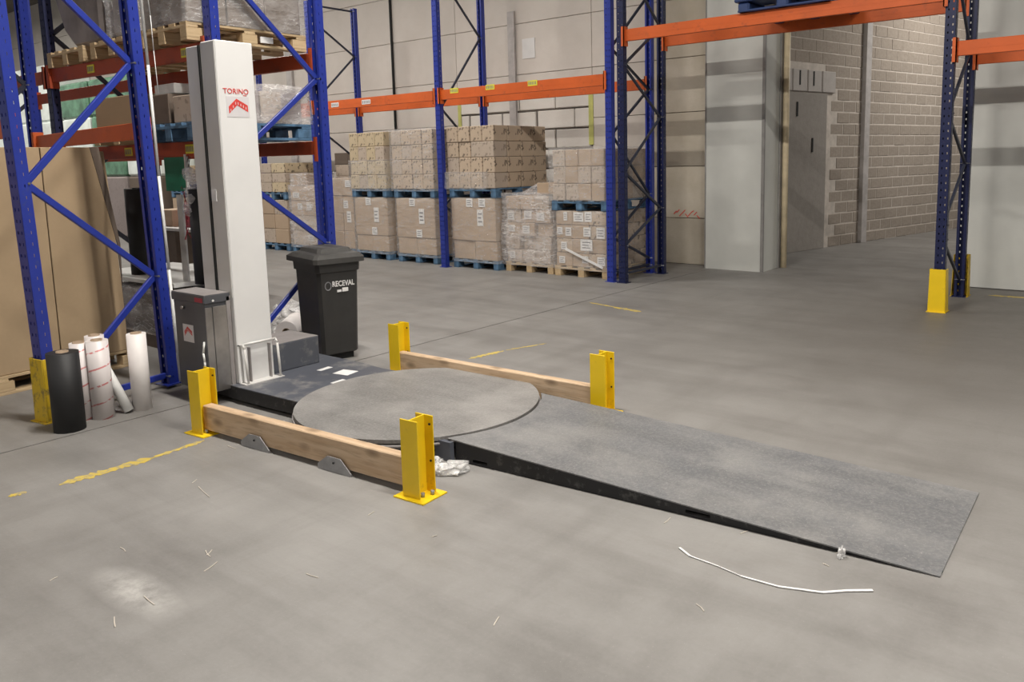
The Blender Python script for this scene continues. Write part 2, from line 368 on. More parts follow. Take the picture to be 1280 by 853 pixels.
# right white wall
p = MB(); p.box(-2.05, 9, 10.85, 11.05, 0, 7); wr = p.build('wall_right', M['sandwich_trim']); tag(wr, kind='structure')
x = -2.05
while x < 6:
    boxo('wall_panel', M['sandwich'], x+.003, x+1.147, 10.835, 10.86, 0.012, 7, wr); x += 1.15
boxo('wall_return', M['sandwich'], -2.05, -1.95, 11.05, 12.0, 0, 7, wr)
# block wall of the passage, slightly turned
pa = Vector((-4.836, 14.484, 0)); ang = math.atan2(.97182, .23570)
bwall = MB(); bwall.box(-3.2, 16, .011, .3, 0, 6.6); W2 = bwall.build('wall_passage', M['mortar'], None, 0, False, tuple(pa), ang); tag(W2, kind='structure')
pool = []
for k in range(6):
    m = MB(); m.box(0, .386, 0, .05, 0, .180); pool.append(m.mesh('brick', M['brick'], .006))
rows = 26; nb = 0; extra = MB()
for rrow in range(rows):
    z0 = .0 + rrow*.2 + .006
    s = .0 - (.2 if rrow % 2 else 0)
    while s < 6.9:
        if not (s < -.05 and z0 < 2.7):
            a = s
            inpatch = z0 < 2.72 and a < -.15
            if not inpatch:
                if nb < 300 and z0 < 3.9:
                    link('brick', random.choice(pool), W2, (a+.004, .006+random.uniform(-.003, .003), z0)); nb += 1
                else: extra.box(a+.004, a+.390, .006+random.uniform(-.003, .003), .04, z0, z0+.180)
        s += .4
for rrow in range(14, 33):
    z0 = rrow*.2 + .006; s = -3.1 - (.2 if rrow % 2 else 0)
    if z0 < 3.1: continue
    while s < -.3: extra.box(s+.004, s+.392, .006, .04, z0, z0+.180); s += .4
for rrow in range(26, 33):
    z0 = rrow*.2 + .006; s = -(.2 if rrow % 2 else 0)
    while s < 6.9: extra.box(s+.004, s+.392, .006, .04, z0, z0+.180); s += .4
for rrow in range(33):
    z0 = rrow*.2 + .006; s = 7.0 - (.2 if rrow % 2 else 0)
    while s < 14: extra.box(s+.004, s+.392, .006, .04, z0, z0+.180); s += .4
tag(extra.build('brick_courses', M['brick'], W2), kind='stuff')
boxo('bricked_up_door', M['render'], -3.2, -.17, -.02, .03, 0, 2.70, W2, .006)
for a in (-1.62, -1.19, -.76, -.33):
    boxo('lintel_block', M['lintel'], a+.003, a+.40, -.028, .03, 2.72, 3.08, W2, .008)
for a, zz in ((-1.02, 2.82), (-.62, 2.82), (-1.08, 2.3), (-.62, 1.7)):
    boxo('slot', M['groove'], a, a+.035, -.034, -.01, zz, zz+.24, W2)
boxo('steel_column', M['greypipe'], .98, 1.16, -.07, .02, 0, 6.6, W2, .004)

# painted floor marks (thin paint lying on the slab)
def floor_mark(pts, wd, label, name='floor_marking', seed=0, grp=None):
    rnd = random.Random(seed); m = MB(); L = len(pts)
    P = [Vector((*p, 0)) for p in pts]; n = 26
    d = (P[-1]-P[0]); side = Vector((-d.y, d.x, 0)).normalized()
    prev = None
    for i in range(n+1):
        q = P[0] + d*i/n; k = min(1, i/3, (n-i)/3)
        a = q + side*wd*.5*max(.15, k*(.75+rnd.uniform(-.35, .3))); b = q - side*wd*.5*max(.15, k*(.75+rnd.uniform(-.45, .3)))
        va, vb = [m.bm.verts.new((v.x, v.y, .0)) for v in (a, b)], [m.bm.verts.new((v.x, v.y, .0015)) for v in (a, b)]
        if prev:
            m.bm.faces.new((prev[1][0], prev[1][1], vb[1], vb[0])); m.bm.faces.new((prev[0][0], va[0], vb[0], prev[1][0])); m.bm.faces.new((prev[0][1], prev[1][1], vb[1], va[1]))
        prev = (va, vb)
    o = m.build(name, M['floor_yellow'], f0)
floor_mark([(-4.57, 1.62), (-4.55, 2.12)], .10, '', seed=1)
floor_mark([(-4.55, 2.10), (-4.58, 2.44)], .05, '', seed=2)
floor_mark([(-4.625, 1.40), (-4.61, 1.48)], .05, '', seed=3)
floor_mark([(-4.62, 4.84), (-4.56, 5.22)], .07, '', seed=4)
floor_mark([(-4.56, 5.25), (-4.42, 5.65)], .03, '', seed=5)
floor_mark([(-5.29, 7.60), (-4.86, 7.50)], .045, '', seed=6)
floor_mark([(-4.90, 7.50), (-4.48, 7.41)], .10, '', seed=7)
floor_mark([(-1.6, 10.35), (-1.0, 10.4)], .12, '', seed=8)

# ------------------------------------------------------------------ racking
def post_mesh(h, mat, wd=.1, dp=.075, key={}):
    k = (round(h, 2), mat.name, wd)
    if k in key: return key[k]
    bm = bmesh.new(); p = .075; n = int(h/p)
    def quad(a, b, c, d): bm.faces.new([bm.verts.new(x) for x in (a, b, c, d)])
    def sheet(P, U, ubr, holes):            # P origin, U direction; vertical strips, hole columns bridged
        for i in range(len(ubr)-1):
            a, b = P + U*ubr[i], P + U*ubr[i+1]
            if i in holes:
                z = 0
                for j in range(n):
                    z1 = p*j + .045
                    quad((a.x, a.y, z), (b.x, b.y, z), (b.x, b.y, z1), (a.x, a.y, z1)); z = p*j + .066
                quad((a.x, a.y, z), (b.x, b.y, z), (b.x, b.y, h), (a.x, a.y, h))
            else: quad((a.x, a.y, 0), (b.x, b.y, 0), (b.x, b.y, h), (a.x, a.y, h))
    X, Y = Vector((1,0,0)), Vector((0,1,0)); hw = wd/2
    sheet(Vector((-hw, 0, 0)), X, [0, .022, .034, wd-.034, wd-.022, wd], (1, 3))
    sh = [0, .036, .048, dp] if mat.name.startswith('rack_dark') else [0, .040, .0455, dp]
    sheet(Vector((-hw, 0, 0)), Y, sh, (1,))
    sheet(Vector((hw, 0, 0)), Y, sh, (1,))
    sheet(Vector((-hw, dp, 0)), X, [0, .028], ()); sheet(Vector((hw-.028, dp, 0)), X, [0, .028], ())
    me = bpy.data.meshes.new('post'); bm.to_mesh(me); bm.free(); me.materials.append(mat); key[k] = me; return me
def add_post(parent, h, mat, x, y, rz=0):
    o = link('post', post_mesh(h, mat), parent, (x, y, .006), rz)
    s = o.modifiers.new('thickness', 'SOLIDIFY'); s.thickness = .0025
    boxo('base_plate', mat, -.075, .075, -.02, .11, -.006, .002, o)
    return o
def frame(x, yf, yr, h, nodes, label, mat='blue', brace='blue', rz=0, group='blue pallet rack end frames', bw_=.045):
    """nodes: list of (side, z) vertices of the zigzag, side 0 front, 1 rear; None breaks it"""
    t = thing('rack_frame', label, 'rack frame', (x, yf, 0), rz, group if group else None)
    D = yr - yf
    add_post(t, h, M[mat], 0, 0); add_post(t, h, M[mat], 0, D, math.pi)
    prev = None
    for nd in nodes:
        if nd is None: prev = None; continue
        pt = (0, .07 if nd[0] == 0 else D-.07, nd[1])
        if prev:
            m = MB(); m.bar(prev, pt, bw_, .028); b = m.build('diagonal_brace' if abs(prev[2]-pt[2]) > .05 else 'horizontal_brace', M[brace], t, .004)
            for e in (prev, pt):
                q = MB(); q.cyl((e[0]-.05, e[1], e[2]), (e[0]+.056, e[1], e[2]), .009, 8); q.build('bolt', M['galv'], t)
        prev = pt
    return t
def zig(z0, step, n, s0):
    return [((s0 + i) % 2, z0 + step*i) for i in range(n)]
def beam(x0, x1, y, z0, z1, label, side=-1, labels=(), group=None, rz=0, mat='orange', dark=False, cat='rack beam', y1=None):
    L = math.hypot(x1-x0, (y1-y) if y1 is not None else 0); rz = math.atan2((y1-y), x1-x0) if y1 is not None else 0
    t = thing('rack_beam', label, cat, (x0, y, 0), rz, group)
    h = z1-z0; m = MB()
    m.box(.012, L-.012, -.022, .022, z0, z1); m.build('beam', M[mat], t, .004)
    m = MB(); m.box(.012, L-.012, -.0235, -.022, z0+h*.42, z0+h*.58); m.build('pressed_groove', M[mat], t)
    for a in (0, L-.012):
        m = MB(); m.box(a-.0, a+.012, -.055, .045, z0-.06, z1+.035); m.box(a-.03 if a == 0 else a, a+.012 if a == 0 else a+.042, -.055, -.045, z0-.06, z1+.035); m.build('connector', M[mat], t)
    for lx, wdt, col in labels:
        hh = .075; zc = z0 + h*(.5 if col != 'top' else .8)
        q = MB(); q.box(lx, lx+wdt, -.027, -.0222, zc-hh/2, zc+hh/2); lb = q.build('beam_label', M['label'] if col == 'white' else M['yellowlabel'], t)
        q = MB()
        for k in range(5): q.box(lx+wdt*(.08+.18*k), lx+wdt*(.17+.18*k), -.0285, -.0268, zc-hh*.3, zc+hh*.3)
        q.build('print', M['ink'], lb)
    return t
# row along the back wall
G1 = None
frame(-9.12, 9.05, 10.15, 6.4, zig(.3, .82, 8, 1)[:0] + [(1,.3),(0,.98),(1,1.7),(0,2.5),(1,3.66),(0,4.6),(1,5.5),(0,6.2)], 'blue rack frame between the third and fourth pallet stacks', 'blue', 'bracegrey', group=None, bw_=.032)
frame(-12.3, 9.05, 10.15, 4.53, [(0,.3),(1,1.1),(1,1.7),(0,2.36),(0,2.78),(1,3.66),(0,4.25),None,(0,4.48),(1,4.48)], 'blue rack frame whose top ends in view beside the tall pipe', 'blue', 'bracegrey', group=None, bw_=.032)
frame(-15.5, 9.05, 10.15, 4.53, zig(.3, .8, 5, 0), 'blue rack frame seen through the near frame left of the mast', 'blue', 'bracegrey', group=None)
frame(-5.95, 9.05, 10.15, 6.4, [(1,.12),(0,.12),None,(1,.22),(0,.60),(1,1.15),(0,1.98),(1,2.62),(0,3.10),(1,3.9),(0,4.7),(1,5.5)], 'left frame of the pair of rack frames right of the pallet stacks', 'blue', 'bracegrey', group=None, bw_=.035)
frame(-5.76, 9.05, 10.15, 6.4, [(1,.12),(0,.12),None,(0,.5),(1,.95),(0,1.48),(1,2.22),(0,2.86),(1,3.45),(0,4.2),(1,5.0),(0,5.9)], 'right frame of the pair of rack frames right of the pallet stacks', 'darkblue', 'bracegrey', group=None, bw_=.035)
frame(-1.86, 9.05, 10.15, 6.4, [(1,.2),(0,.75),(0,.9),(1,1.52),(0,2.04),(1,2.75),(0,3.6),(1,4.3),(0,5.1)], 'dark blue rack frame with yellow floor guards in front of the white wall', 'darkblue', 'bracegrey', group=None, bw_=.035)
frame(1.9, 9.05, 10.15, 6.4, zig(.3, .8, 7, 0), 'rack frame outside the picture on the right', 'darkblue', 'bracegrey', group=None)
for nm, y in (('front', 9.08), ('rear', 10.12)):
    lb = y < 9.5
    beam(-9.06, -6.0, y, 2.62, 2.77, f'orange {nm} beam running from the middle frame to the paired frames', labels=((.22,.17,'top'),(.95,.17,'top'),(1.75,.17,'top')) if lb else ())
    beam(-12.24, -9.18, y, 2.62, 2.77, f'orange {nm} beam with white labels running left of the middle frame', labels=((.12,.1,'white'),(.5,.2,'white'),(1.32,.22,'white')) if lb else ())
    beam(-15.44, -12.36, y, 2.62, 2.77, f'orange {nm} beam left of the pipe behind the left racks')
    beam(-5.70, -1.92, y, 3.15+(.035 if y > 10 else 0), 3.30+(.035 if y > 10 else 0), f'high orange {nm} beam bridging the passage opening')
    beam(-1.80, 1.84, y, 2.60, 2.745, f'orange {nm} beam in front of the white right wall')
# near left double row
RZ = math.radians(7)
fA = frame(-5.865, 2.042, 3.0, 4.6, [(1,.07),(0,.07),None,(0,.12),(1,.84),(0,1.575),(1,2.385),(0,3.17),(1,3.95)], 'nearest bright blue rack frame on the left beside the tall cardboard', 'blue', 'blue', RZ, None); fA.rotation_euler.x = .025
frame(-6.14, 3.575, 4.66, 4.6, [(1,.07),(0,.07),None,(0,.06),(1,.88),None,(1,.95),(0,1.65),(1,2.42),(0,3.32),(1,4.1)], 'blue rack frame behind the white mast and the waste bin', 'blue', 'blue', 0, None)
frame(-8.9, 2.35, 3.36, 4.6, zig(.1, .8, 6, 0)[:], 'blue rack frame far left, front one of the two behind the near frame', 'blue', 'bracegrey', RZ, None)
frame(-8.96, 3.47, 4.50, 4.6, zig(.6, .8, 5, 1), 'darker blue rack frame far left, rear one of the two behind the near frame', 'darkblue', 'bracegrey', 0, None)
frame(-12.0, 3.47, 4.50, 4.6, zig(.2, .8, 6, 0), 'small blue rack frame seen between the left beams', 'blue', 'bracegrey', 0, None)
beam(-8.86, -6.03, 3.29, 1.875, 2.0, 'bright orange beam just above the tall cardboard', y1=2.96)
beam(-8.82, -5.92, 2.36, 1.875, 2.0, 'orange front beam left of the nearest blue upright', y1=2.06)
for y, nm in ((3.50, 'front'), (4.47, 'rear')):
    fl_ = y < 4
    y1_ = y + (.105 if fl_ else .15)
    beam(-8.90, -6.20, y, 2.53, 2.66, f'{nm} orange beam under the topmost wooden pallets on the left', labels=((.75,.13,'y'),(1.62,.13,'y'),(2.35,.13,'y')) if fl_ else (), mat='shadeorange', y1=y1_)
    beam(-8.90, -6.20, y, 1.75, 1.875, f'{nm} orange beam under the blue pallet behind the white mast', labels=((1.3,.13,'y'),(2.3,.13,'y')) if fl_ else (), mat='shadeorange', y1=y1_)
    beam(-11.94, -9.02, y, 2.53, 2.655, f'{nm} upper orange beam at the far left edge', labels=((2.3,.2,'white'),) if fl_ else (), mat='shadeorange')
    beam(-11.94, -9.02, y, 1.75, 1.875, f'{nm} lower orange beam at the far left edge', mat='shadeorange')
# white conduit next to the nearest rear upright
t = thing('cable_conduit', 'thin white cable and conduit running up beside the nearest blue upright', 'conduit', (-5.925, 3.012, 0)); t.rotation_euler.x = .02
m = MB(); m.pipe([(0,0,.0), (0,0,.9), (-.005,0,1.6), (0,.005,2.4), (0,0,4.4)], .011, 8); m.build('conduit', M['plasticwhite'], t)
m = MB(); m.pipe([(.02,.05,2.2), (.025,.045,2.5), (.02,.05,2.75), (.015,.04,3.1)], .003, 6); m.build('cable', M['plasticwhite'], t)

# upright protectors
def protector(x, y, label, mat, w_=.17, d_=.14, h=.43, rz=0, taper=.02):
    t = thing('upright_guard', label, 'upright guard', (x, y, 0), rz)
    m = MB(); th = .006
    for (a0, a1, b0, b1) in ((-w_/2, w_/2, -th, 0),):
        vs = m.box(a0, a1, b0, b1, 0, h)
        for v in vs:
            if v.co.z < .01: v.co.x *= 1+taper*5
    for sx in (-1, 1):
        vs = m.box(sx*w_/2-th/2, sx*w_/2+th/2, 0, d_, 0, h)
        for v in vs:
            if v.co.z < .01: v.co.x *= 1+taper*5
            if v.co.z > .1 and v.co.y > d_*.5: v.co.y *= .75
    m.build('shield', M[mat], t, .002)
    m = MB(); m.box(-w_*.62, w_*.62, -.03, d_*1.1, 0, .006); m.build('foot_plate', M[mat], t)
    m = MB(); m.cyl((w_*.3, .09, .006), (w_*.3, .09, .024), .012, 6); m.build('anchor_bolt', M['groove'], t)
    return t
protector(-5.845, 2.015, 'scuffed yellow guard around the foot of the nearest left upright', 'yellow_worn', .15, .15, .43, RZ)
protector(-1.86, 8.97, 'yellow guard in front of the dark blue right frame', 'yellow', .15, .15, .45)
t = protector(-1.86, 10.24, 'yellow guard behind the rear post of the dark blue right frame', 'yellow_worn', .15, .15, .48, math.pi)

# ------------------------------------------------------------------ pallets
PAL = {}
def pallet_meshes(kind, L, Wd):
    k = (kind, L, Wd)
    if k in PAL: return PAL[k]
    mx, my = {'wood': ('wood', 'woody'), 'blue': ('bluewood', 'bluewood')}[kind]
    r = {}
    m = MB(); m.box(-.05, .05, 0, L, 0, .022); r['top_board'] = m.mesh('top_board', M[my], .002)
    m = MB(); m.box(0, Wd, -.05, .05, 0, .022); r['cross_board'] = m.mesh('cross_board', M[mx], .002)
    m = MB(); m.box(-.05, .05, -.07, .07, 0, .078); r['block'] = m.mesh('block', M[my], .003)
    m = MB(); m.box(-.05, .05, 0, L, 0, .022); r['bottom_board'] = m.mesh('bottom_board', M[my], .002)
    PAL[k] = r; return r
def pallet(x0, y0, z0, Wd, L, kind, label, rz=0, group=None):
    """runners along local Y, short side Wd faces -Y"""
    t = thing('pallet', label, 'pallet', (x0, y0, z0), rz, group); r = pallet_meshes(kind, L, Wd)
    for i in range(3):
        x = .05 + (Wd-.1)*i/2
        link('bottom_board', r['bottom_board'], t, (x, 0, 0))
        for j in range(3): link('block', r['block'], t, (x, .07+(L-.14)*j/2, .022))
    for j in range(3): link('cross_board', r['cross_board'], t, (0, (.05, L/2, L-.05)[j], .100))
    for i in range(5): link('top_board', r['top_board'], t, (.05+(Wd-.1)*i/4, 0, .122))
    return t
PH = .144
CM = {}
def carton_mesh(dx, dy, dz, mat, tape=True):
    k = (round(dx, 3), round(dy, 3), round(dz, 3), mat)
    if k in CM: return CM[k]
    m = MB(); g = .004
    m.box(g, dx-g, g, dy-g, 0.001, dz-.003); me = m.mesh('carton', M[mat], min(.008, dz*.05))
    CM[k] = me; return me
def cartons(x0, x1, y0, y1, z0, z1, nx, ny, nz, mat, label, group, jitter=.006, cat='carton', top=True, lbl=()):
    dx, dy, dz = (x1-x0)/nx, (y1-y0)/ny, (z1-z0)/nz; out = {}
    for k in range(nz):
        for i in range(nx):
            for j in range(ny):
                if j > 0 and i < nx-1 and k < nz-1: continue
                mt = random.choice(mat) if isinstance(mat, (list, tuple)) else mat
                o = link('carton', carton_mesh(dx, dy, dz, mt), None, (x0+dx*i+random.uniform(-jitter, jitter), y0+dy*j+random.uniform(-jitter, jitter)*1.5, z0+dz*k))
                rn = ('single' if nz == 1 else 'bottom' if k == 0 else 'top' if k == nz-1 else ('', 'second', 'third', 'fourth')[k]); cn = ('first', 'second', 'third', 'fourth')[i]; jn = ('front', 'second', 'third', 'fourth')[j]
                tag(o, f'{label}, {rn} row, {cn} from left, {jn} deep' if nx*ny*nz > 1 else label, cat, group); out[(i, j, k)] = o
    for (i, j, k, fx, fz, ww, hh) in lbl:
        o = out[(i, j, k)]
        add_label(o, fx*dx, fz*dz, ww, hh)
    return out
def add_label(o, x, z, ww, hh, col='label', lines=True):
    q = MB(); q.box(x, x+ww, -.004, .004, z, z+hh); l = q.build('label', M[col], o)
    if lines:
        q = MB()
        for s in range(3): q.box(x+ww*.15, x+ww*(.85-.15*(s % 2)), -.006, -.003, z+hh*(.22+.24*s), z+hh*(.30+.24*s))
        q.build('print', M['ink'], l)
    return l
def film(x0, x1, y0, y1, z0, z1, label, mat='film', amp=.018, group=None, sub=9):
    bm = bmesh.new(); bmesh.ops.create_cube(bm, size=1)
    bmesh.ops.delete(bm, geom=[f for f in bm.faces if f.normal.z < -.5], context='FACES')
    bmesh.ops.subdivide_edges(bm, edges=bm.edges[:], cuts=sub, use_grid_fill=True)
    cx, cy, cz = (x0+x1)/2, (y0+y1)/2, (z0+z1)/2
    sd = random.uniform(0, 50)
    for v in bm.verts:
        n = Vector(v.co); p = Vector((cx+v.co.x*(x1-x0), cy+v.co.y*(y1-y0), cz+v.co.z*(z1-z0)))
        a = (noise.noise(Vector((p.x*3+sd, p.y*3, p.z*9)))*.5+.62)*amp
        if abs(n.x) > .49: p.x += math.copysign(a, n.x)
        if abs(n.y) > .49: p.y += math.copysign(a, n.y)
        if n.z > .49: p.z += a
        v.co = p - Vector((cx, cy, z0))
    for f in bm.faces: f.smooth = True
    me = bpy.data.meshes.new('stretch_film'); bm.to_mesh(me); bm.free(); me.materials.append(M[mat])
    o = link('stretch_film', me, None, (cx, cy, z0)); tag(o, label, 'film', group); return o

# stack order along the wall, from the left
def stack2(x0, x1, nm, lowmat='cardbig', upmat='card', y=9.25, d=1.15, ztop=2.2, seam=.42, zl=1.08, rows=4, depth=None):
    wd = x1-x0
    pallet(x0, y, 0, wd, d, 'blue', f'blue pallet on the floor under the {nm} stack')
    g = f'cartons in the {nm} stack'
    cartons(x0+.01, x1-.01, y, y+d-.02, PH, seam, 2, 2, 1, lowmat, f'bottom carton of {nm}', g)
    cartons(x0, x1-.015, y-.01, y+d-.02, seam, zl, 1, 1, 1, lowmat, f'large upright brown carton with white labels in {nm}', g,
            lbl=((0,0,0,.36,.80,.13,.13),(0,0,0,.60,.36,.12,.25)) + (((0,0,0,.64,.80,.13,.13),) if 'widest' in nm else ((0,0,0,.52,.02,.13,.13),)))
    film(x0, x1, y-.01, y+d, .10, zl, f'clear film around the lower load of the {nm} stack', 'film', .012)
    pallet(x0-.02, y-.02, zl+.01, wd+.03, d, 'blue', f'blue pallet between the two loads of the {nm} stack')
    dd = depth or d
    cartons(x0-.03, x1+.01, y-.03, y-.03+dd, zl+.01+PH, ztop, 4, 4, rows, [upmat, upmat, 'cardgrey'], f'small upper carton of {nm}', f'upper cartons of the {nm} stack')
stack2(-11.50, -10.62, 'yellowish tower', 'cardbig', 'cardyellow')
film(-11.54, -10.60, 9.21, 10.3, 1.2, 1.72, 'torn clear film around the lower half of the yellowish upper cartons', 'film', .015)
stack2(-10.40, -9.46, 'tower left of middle post', 'cardbig', 'card')
film(-10.44, -9.44, 9.21, 10.3, 1.2, 2.21, 'clear film around the upper cartons left of the middle frame', 'film', .015)
stack2(-9.0, -8.06, 'widest tower', 'cardbig', 'card', 9.16, 1.15, 2.2, .44, 1.10, 4, 1.28)
film(-9.04, -8.2, 9.08, 9.15, 1.24, 1.5, 'loose film along the bottom row of the widest tower', 'film', .015)
# wrapped low stack and peak
pallet(-7.98, 9.25, 0, .90, 1.1, 'wood', 'plain wooden pallet under the crinkled wrapped stack')
cartons(-7.96, -7.12, 9.27, 10.3, PH, 1.14, 3, 3, 5, ['cardbig', 'cardgrey'], 'carton in crinkled wrapped stack', 'cartons of the low wrapped stack', .022,
        lbl=((1,0,3,.2,.3,.14,.12),(0,0,3,.1,.2,.12,.12),(1,0,2,.2,.2,.13,.12),(0,0,2,.2,.3,.12,.1),(0,0,0,.2,.3,.1,.1),(2,0,3,.1,.2,.14,.12)))
film(-7.99, -7.09, 9.24, 10.33, .10, 1.16, 'heavily crinkled film around the low stack beside the last tower', 'film_heavy', .045, sub=14)
o = boxo('carton', M['cardbig'], -7.40, -7.08, 9.32, 9.9, 1.165, 1.33, None, .006); tag(o, 'small brown carton lying on top of the crinkled wrapped stack', 'carton')
m = MB(); m.prism([(-7.80, 1.165), (-7.42, 1.165), (-7.42, 1.34)], 1, 9.4, 9.8); o = m.build('film_flap', M['film_heavy']); tag(o, 'loose sloping film flap on top of the crinkled wrapped stack', 'film')
# last tower before the paired frames
pallet(-7.02, 9.22, 0, .92, 1.15, 'wood', 'plain wooden pallet under the last tower beside the paired frames')
cartons(-7.0, -6.12, 9.23, 10.35, PH, .94, 3, 3, 4, ['cardbig', 'card'], 'lower carton of last tower', 'lower cartons of the last tower', .008,
        lbl=((0,0,3,.5,.3,.06,.12),(1,0,3,.1,.25,.17,.13),(1,0,3,.75,.25,.12,.14),(0,0,2,.1,.3,.09,.1),(0,0,2,.6,.2,.1,.12),(1,0,2,.7,.2,.12,.13),(2,0,2,.4,.1,.14,.15),(0,0,1,.3,.2,.1,.11),(1,0,1,.5,.2,.2,.16),(0,0,0,.2,.2,.1,.1),(1,0,0,.6,.3,.1,.1),(2,0,0,.5,.2,.13,.12)))
film(-7.02, -6.10, 9.21, 10.36, .10, .93, 'clear film around the lower load of the last tower', 'film', .014)
o = MB(); o.bar((-6.80, 9.185, .40), (-6.16, 9.185, .16), .035, .006, (0,1,0)); o = o.build('white_strap', M['label']); tag(o, 'white twisted film rope slanting across the last tower', 'strap')
pallet(-7.04, 9.2, .945, .95, 1.15, 'blue', 'blue pallet between the two loads of the last tower')
cartons(-7.02, -6.12, 9.2, 10.3, .945+PH, 1.80, 4, 3, 3, ['cardgrey', 'cardbig'], 'dusty upper carton of last tower', 'upper cartons of the last tower', .008)
film(-7.04, -6.10, 9.18, 10.32, 1.08, 1.81, 'shiny film around the upper load of the last tower', 'film', .03, sub=12)
# single wrapped load right of the white stack
def single(x0, x1, ztop, nm, mats, lab, y=9.28, pk='blue', heavy=False, rows=4):
    pallet(x0, y, 0, x1-x0, 1.1, pk, f'pallet under the {nm}')
    cartons(x0+.01, x1-.01, y+.01, y+1.08, PH, ztop, 2, 3, rows, mats, f'carton of {nm}', f'cartons of the {nm}', lbl=lab)
    film(x0, x1, y, y+1.1, .1, ztop, f'film around the {nm}', 'film_heavy' if heavy else 'film', .03 if heavy else .014, sub=12)
single(-12.20, -11.58, 1.42, 'plain load left of yellowish tower', ['cardbig'], ((1,0,3,.4,.5,.16,.12),(1,0,2,.1,.3,.12,.14),(1,0,1,.35,.5,.11,.2)), rows=4)
single(-13.46, -12.60, 1.28, 'whitish load behind second frame', ['cardgrey', 'cardbig'], ((0,0,3,.2,.2,.2,.1),(0,0,2,.5,.4,.14,.12),(1,0,2,.2,.4,.14,.12),(1,0,0,.2,.3,.14,.12)), heavy=True)
cartons(-13.38, -12.95, 9.3, 9.9, 1.285, 1.50, 2, 1, 1, ['cardbig'], 'carton atop whitish load', 'cartons on top of the whitish load')
film(-13.4, -12.93, 9.28, 9.92, 1.285, 1.50, 'film over the two cartons on the whitish load', 'film_heavy', .02)
def far_tower(x0, x1, nm, top=1.72, y=9.3, low=1.0):
    pallet(x0, y, 0, x1-x0, 1.1, 'blue', f'blue floor pallet of the {nm}')
    cartons(x0+.01, x1-.01, y, y+1.08, PH, low, 2, 2, 3, ['cardbig', 'cardgrey'], f'lower carton, {nm}', f'lower cartons of the {nm}')
    pallet(x0, y, low+.01, x1-x0, 1.1, 'blue', f'upper blue pallet of the {nm}')
    cartons(x0, x1, y, y+1.08, low+.01+PH, top, 2, 2, 3, ['cardgrey', 'cardyellow'], f'upper carton, {nm}', f'upper cartons of the {nm}')
far_tower(-14.5, -13.6, 'tower right of mast')
far_tower(-16.9, -16.0, 'tower behind mast')
far_tower(-18.0, -17.1, 'tower left of mast')
cartons(-13.55, -12.7, 10.45, 11.05, 1.2, 1.90, 2, 1, 3, ['carddark', 'cardgrey'], 'dark carton behind whitish load', 'back row cartons')
cartons(-13.55, -12.7, 10.45, 11.05, 0, 1.2, 2, 1, 3, ['carddark', 'cardgrey'], 'dark carton low in the back row behind the whitish load', 'back row cartons')

# blue plastic pallet up on the bridging beams
pp = thing('plastic_pallet', 'dark blue plastic pallet lying on the high orange beams over the passage', 'pallet', (-4.12, 9.0, 3.302))
for i, x in enumerate((.0, .46, .92)):
    m = MB(); m.box(x, x+.14, 0, 1.15, 0, .11); m.build('runner', M['darkbluewood'], pp, .02)
boxo('base_skid', M['darkbluewood'], 0, 1.06, 0, .1, 0, .025, pp, .006)
boxo('deck', M['darkbluewood'], -.03, 1.1, -.03, 1.18, .11, .15, pp, .01)
boxo('white_insert', M['plasticwhite'], .2, .31, .3, .36, .03, .1, pp, .004)

# ------------------------------------------------------------------ loads of the left double row
for i, (x0, nm) in enumerate(((-8.88, 'leftmost'), (-7.93, 'middle'), (-7.03, 'right'))):
    pallet(x0, 3.45, 2.662, .80, 1.12, 'wood', f'{nm} wooden pallet on the top beams of the left rack')
t = thing('wrapped_load', 'grey film wrapped load with a lumpy underside, leftmost on the top shelf', 'wrapped load', (-8.64, 3.47, 2.803))
m = MB(); m.prism([(.36,0), (.16,.16), (.0,.5), (-.05,1.2), (.92,1.2), (.92,.02), (.84,0)], 1, 0, 1.0); m.build('load', M['topload'], t, .03)
t = thing('wrapped_load', 'grey film wrapped load in the middle of the top shelf', 'wrapped load', (-7.74, 3.47, 2.805))
m = MB(); m.box(.24, .78, 0, 1.0, 0, 1.2); m.build('load', M['topload'], t, .04)
f_ = film(-7.52, -6.94, 3.46, 4.48, 2.81, 3.98, '', 'film_heavy', .04, sub=12); f_.parent = t; f_.location = (.51, .5, 0)
for k_ in ('group', 'category'): f_.pop(k_, None)
cartons(-7.00, -6.22, 3.46, 4.52, 2.802, 3.6, 2, 3, 2, 'carddark', 'dark carton above mast', 'dark cartons above the white mast')
film(-7.02, -6.20, 3.44, 4.54, 2.80, 3.6, 'thin film around the dark cartons above the white mast', 'film', .012)
boxo('paper_slip', M['label'], 0, .012, 0, .12, 0, .05).location = (-6.228, 4.1, 2.70)
tag(bpy.data.objects['paper_slip'], 'small white slip stuck to the side of the wooden pallet above the mast', 'label')
# middle level
pallet(-7.95, 3.42, 1.877, .86, 1.12, 'wood', 'wooden pallet under the plain carton on the middle shelf')
o = boxo('carton', M['cardplain'], -7.92, -7.10, 3.44, 4.0, 2.025, 2.30, None, .006); tag(o, 'long plain tan carton lying on the middle shelf left of the mast', 'carton')
pallet(-6.99, 3.42, 1.877, .80, 1.12, 'blue', 'light blue pallet on the middle shelf behind the white mast')
o = boxo('carton', M['carddark'], -6.93, -6.62, 3.46, 3.75, 2.025, 2.27, None, .006); tag(o, 'dark open carton on the light blue pallet left of the mast', 'carton')
o = boxo('white_box', M['plasticwhite'], -6.95, -6.62, 3.52, 3.7, 2.275, 2.36, None, .006); tag(o, 'flat white box on top of the dark open carton', 'box')
o = boxo('carton', M['cardgrey'], -6.55, -6.22, 3.46, 3.8, 2.025, 2.24, None, .006); tag(o, 'grey carton on the light blue pallet hidden edge beside the mast', 'carton')
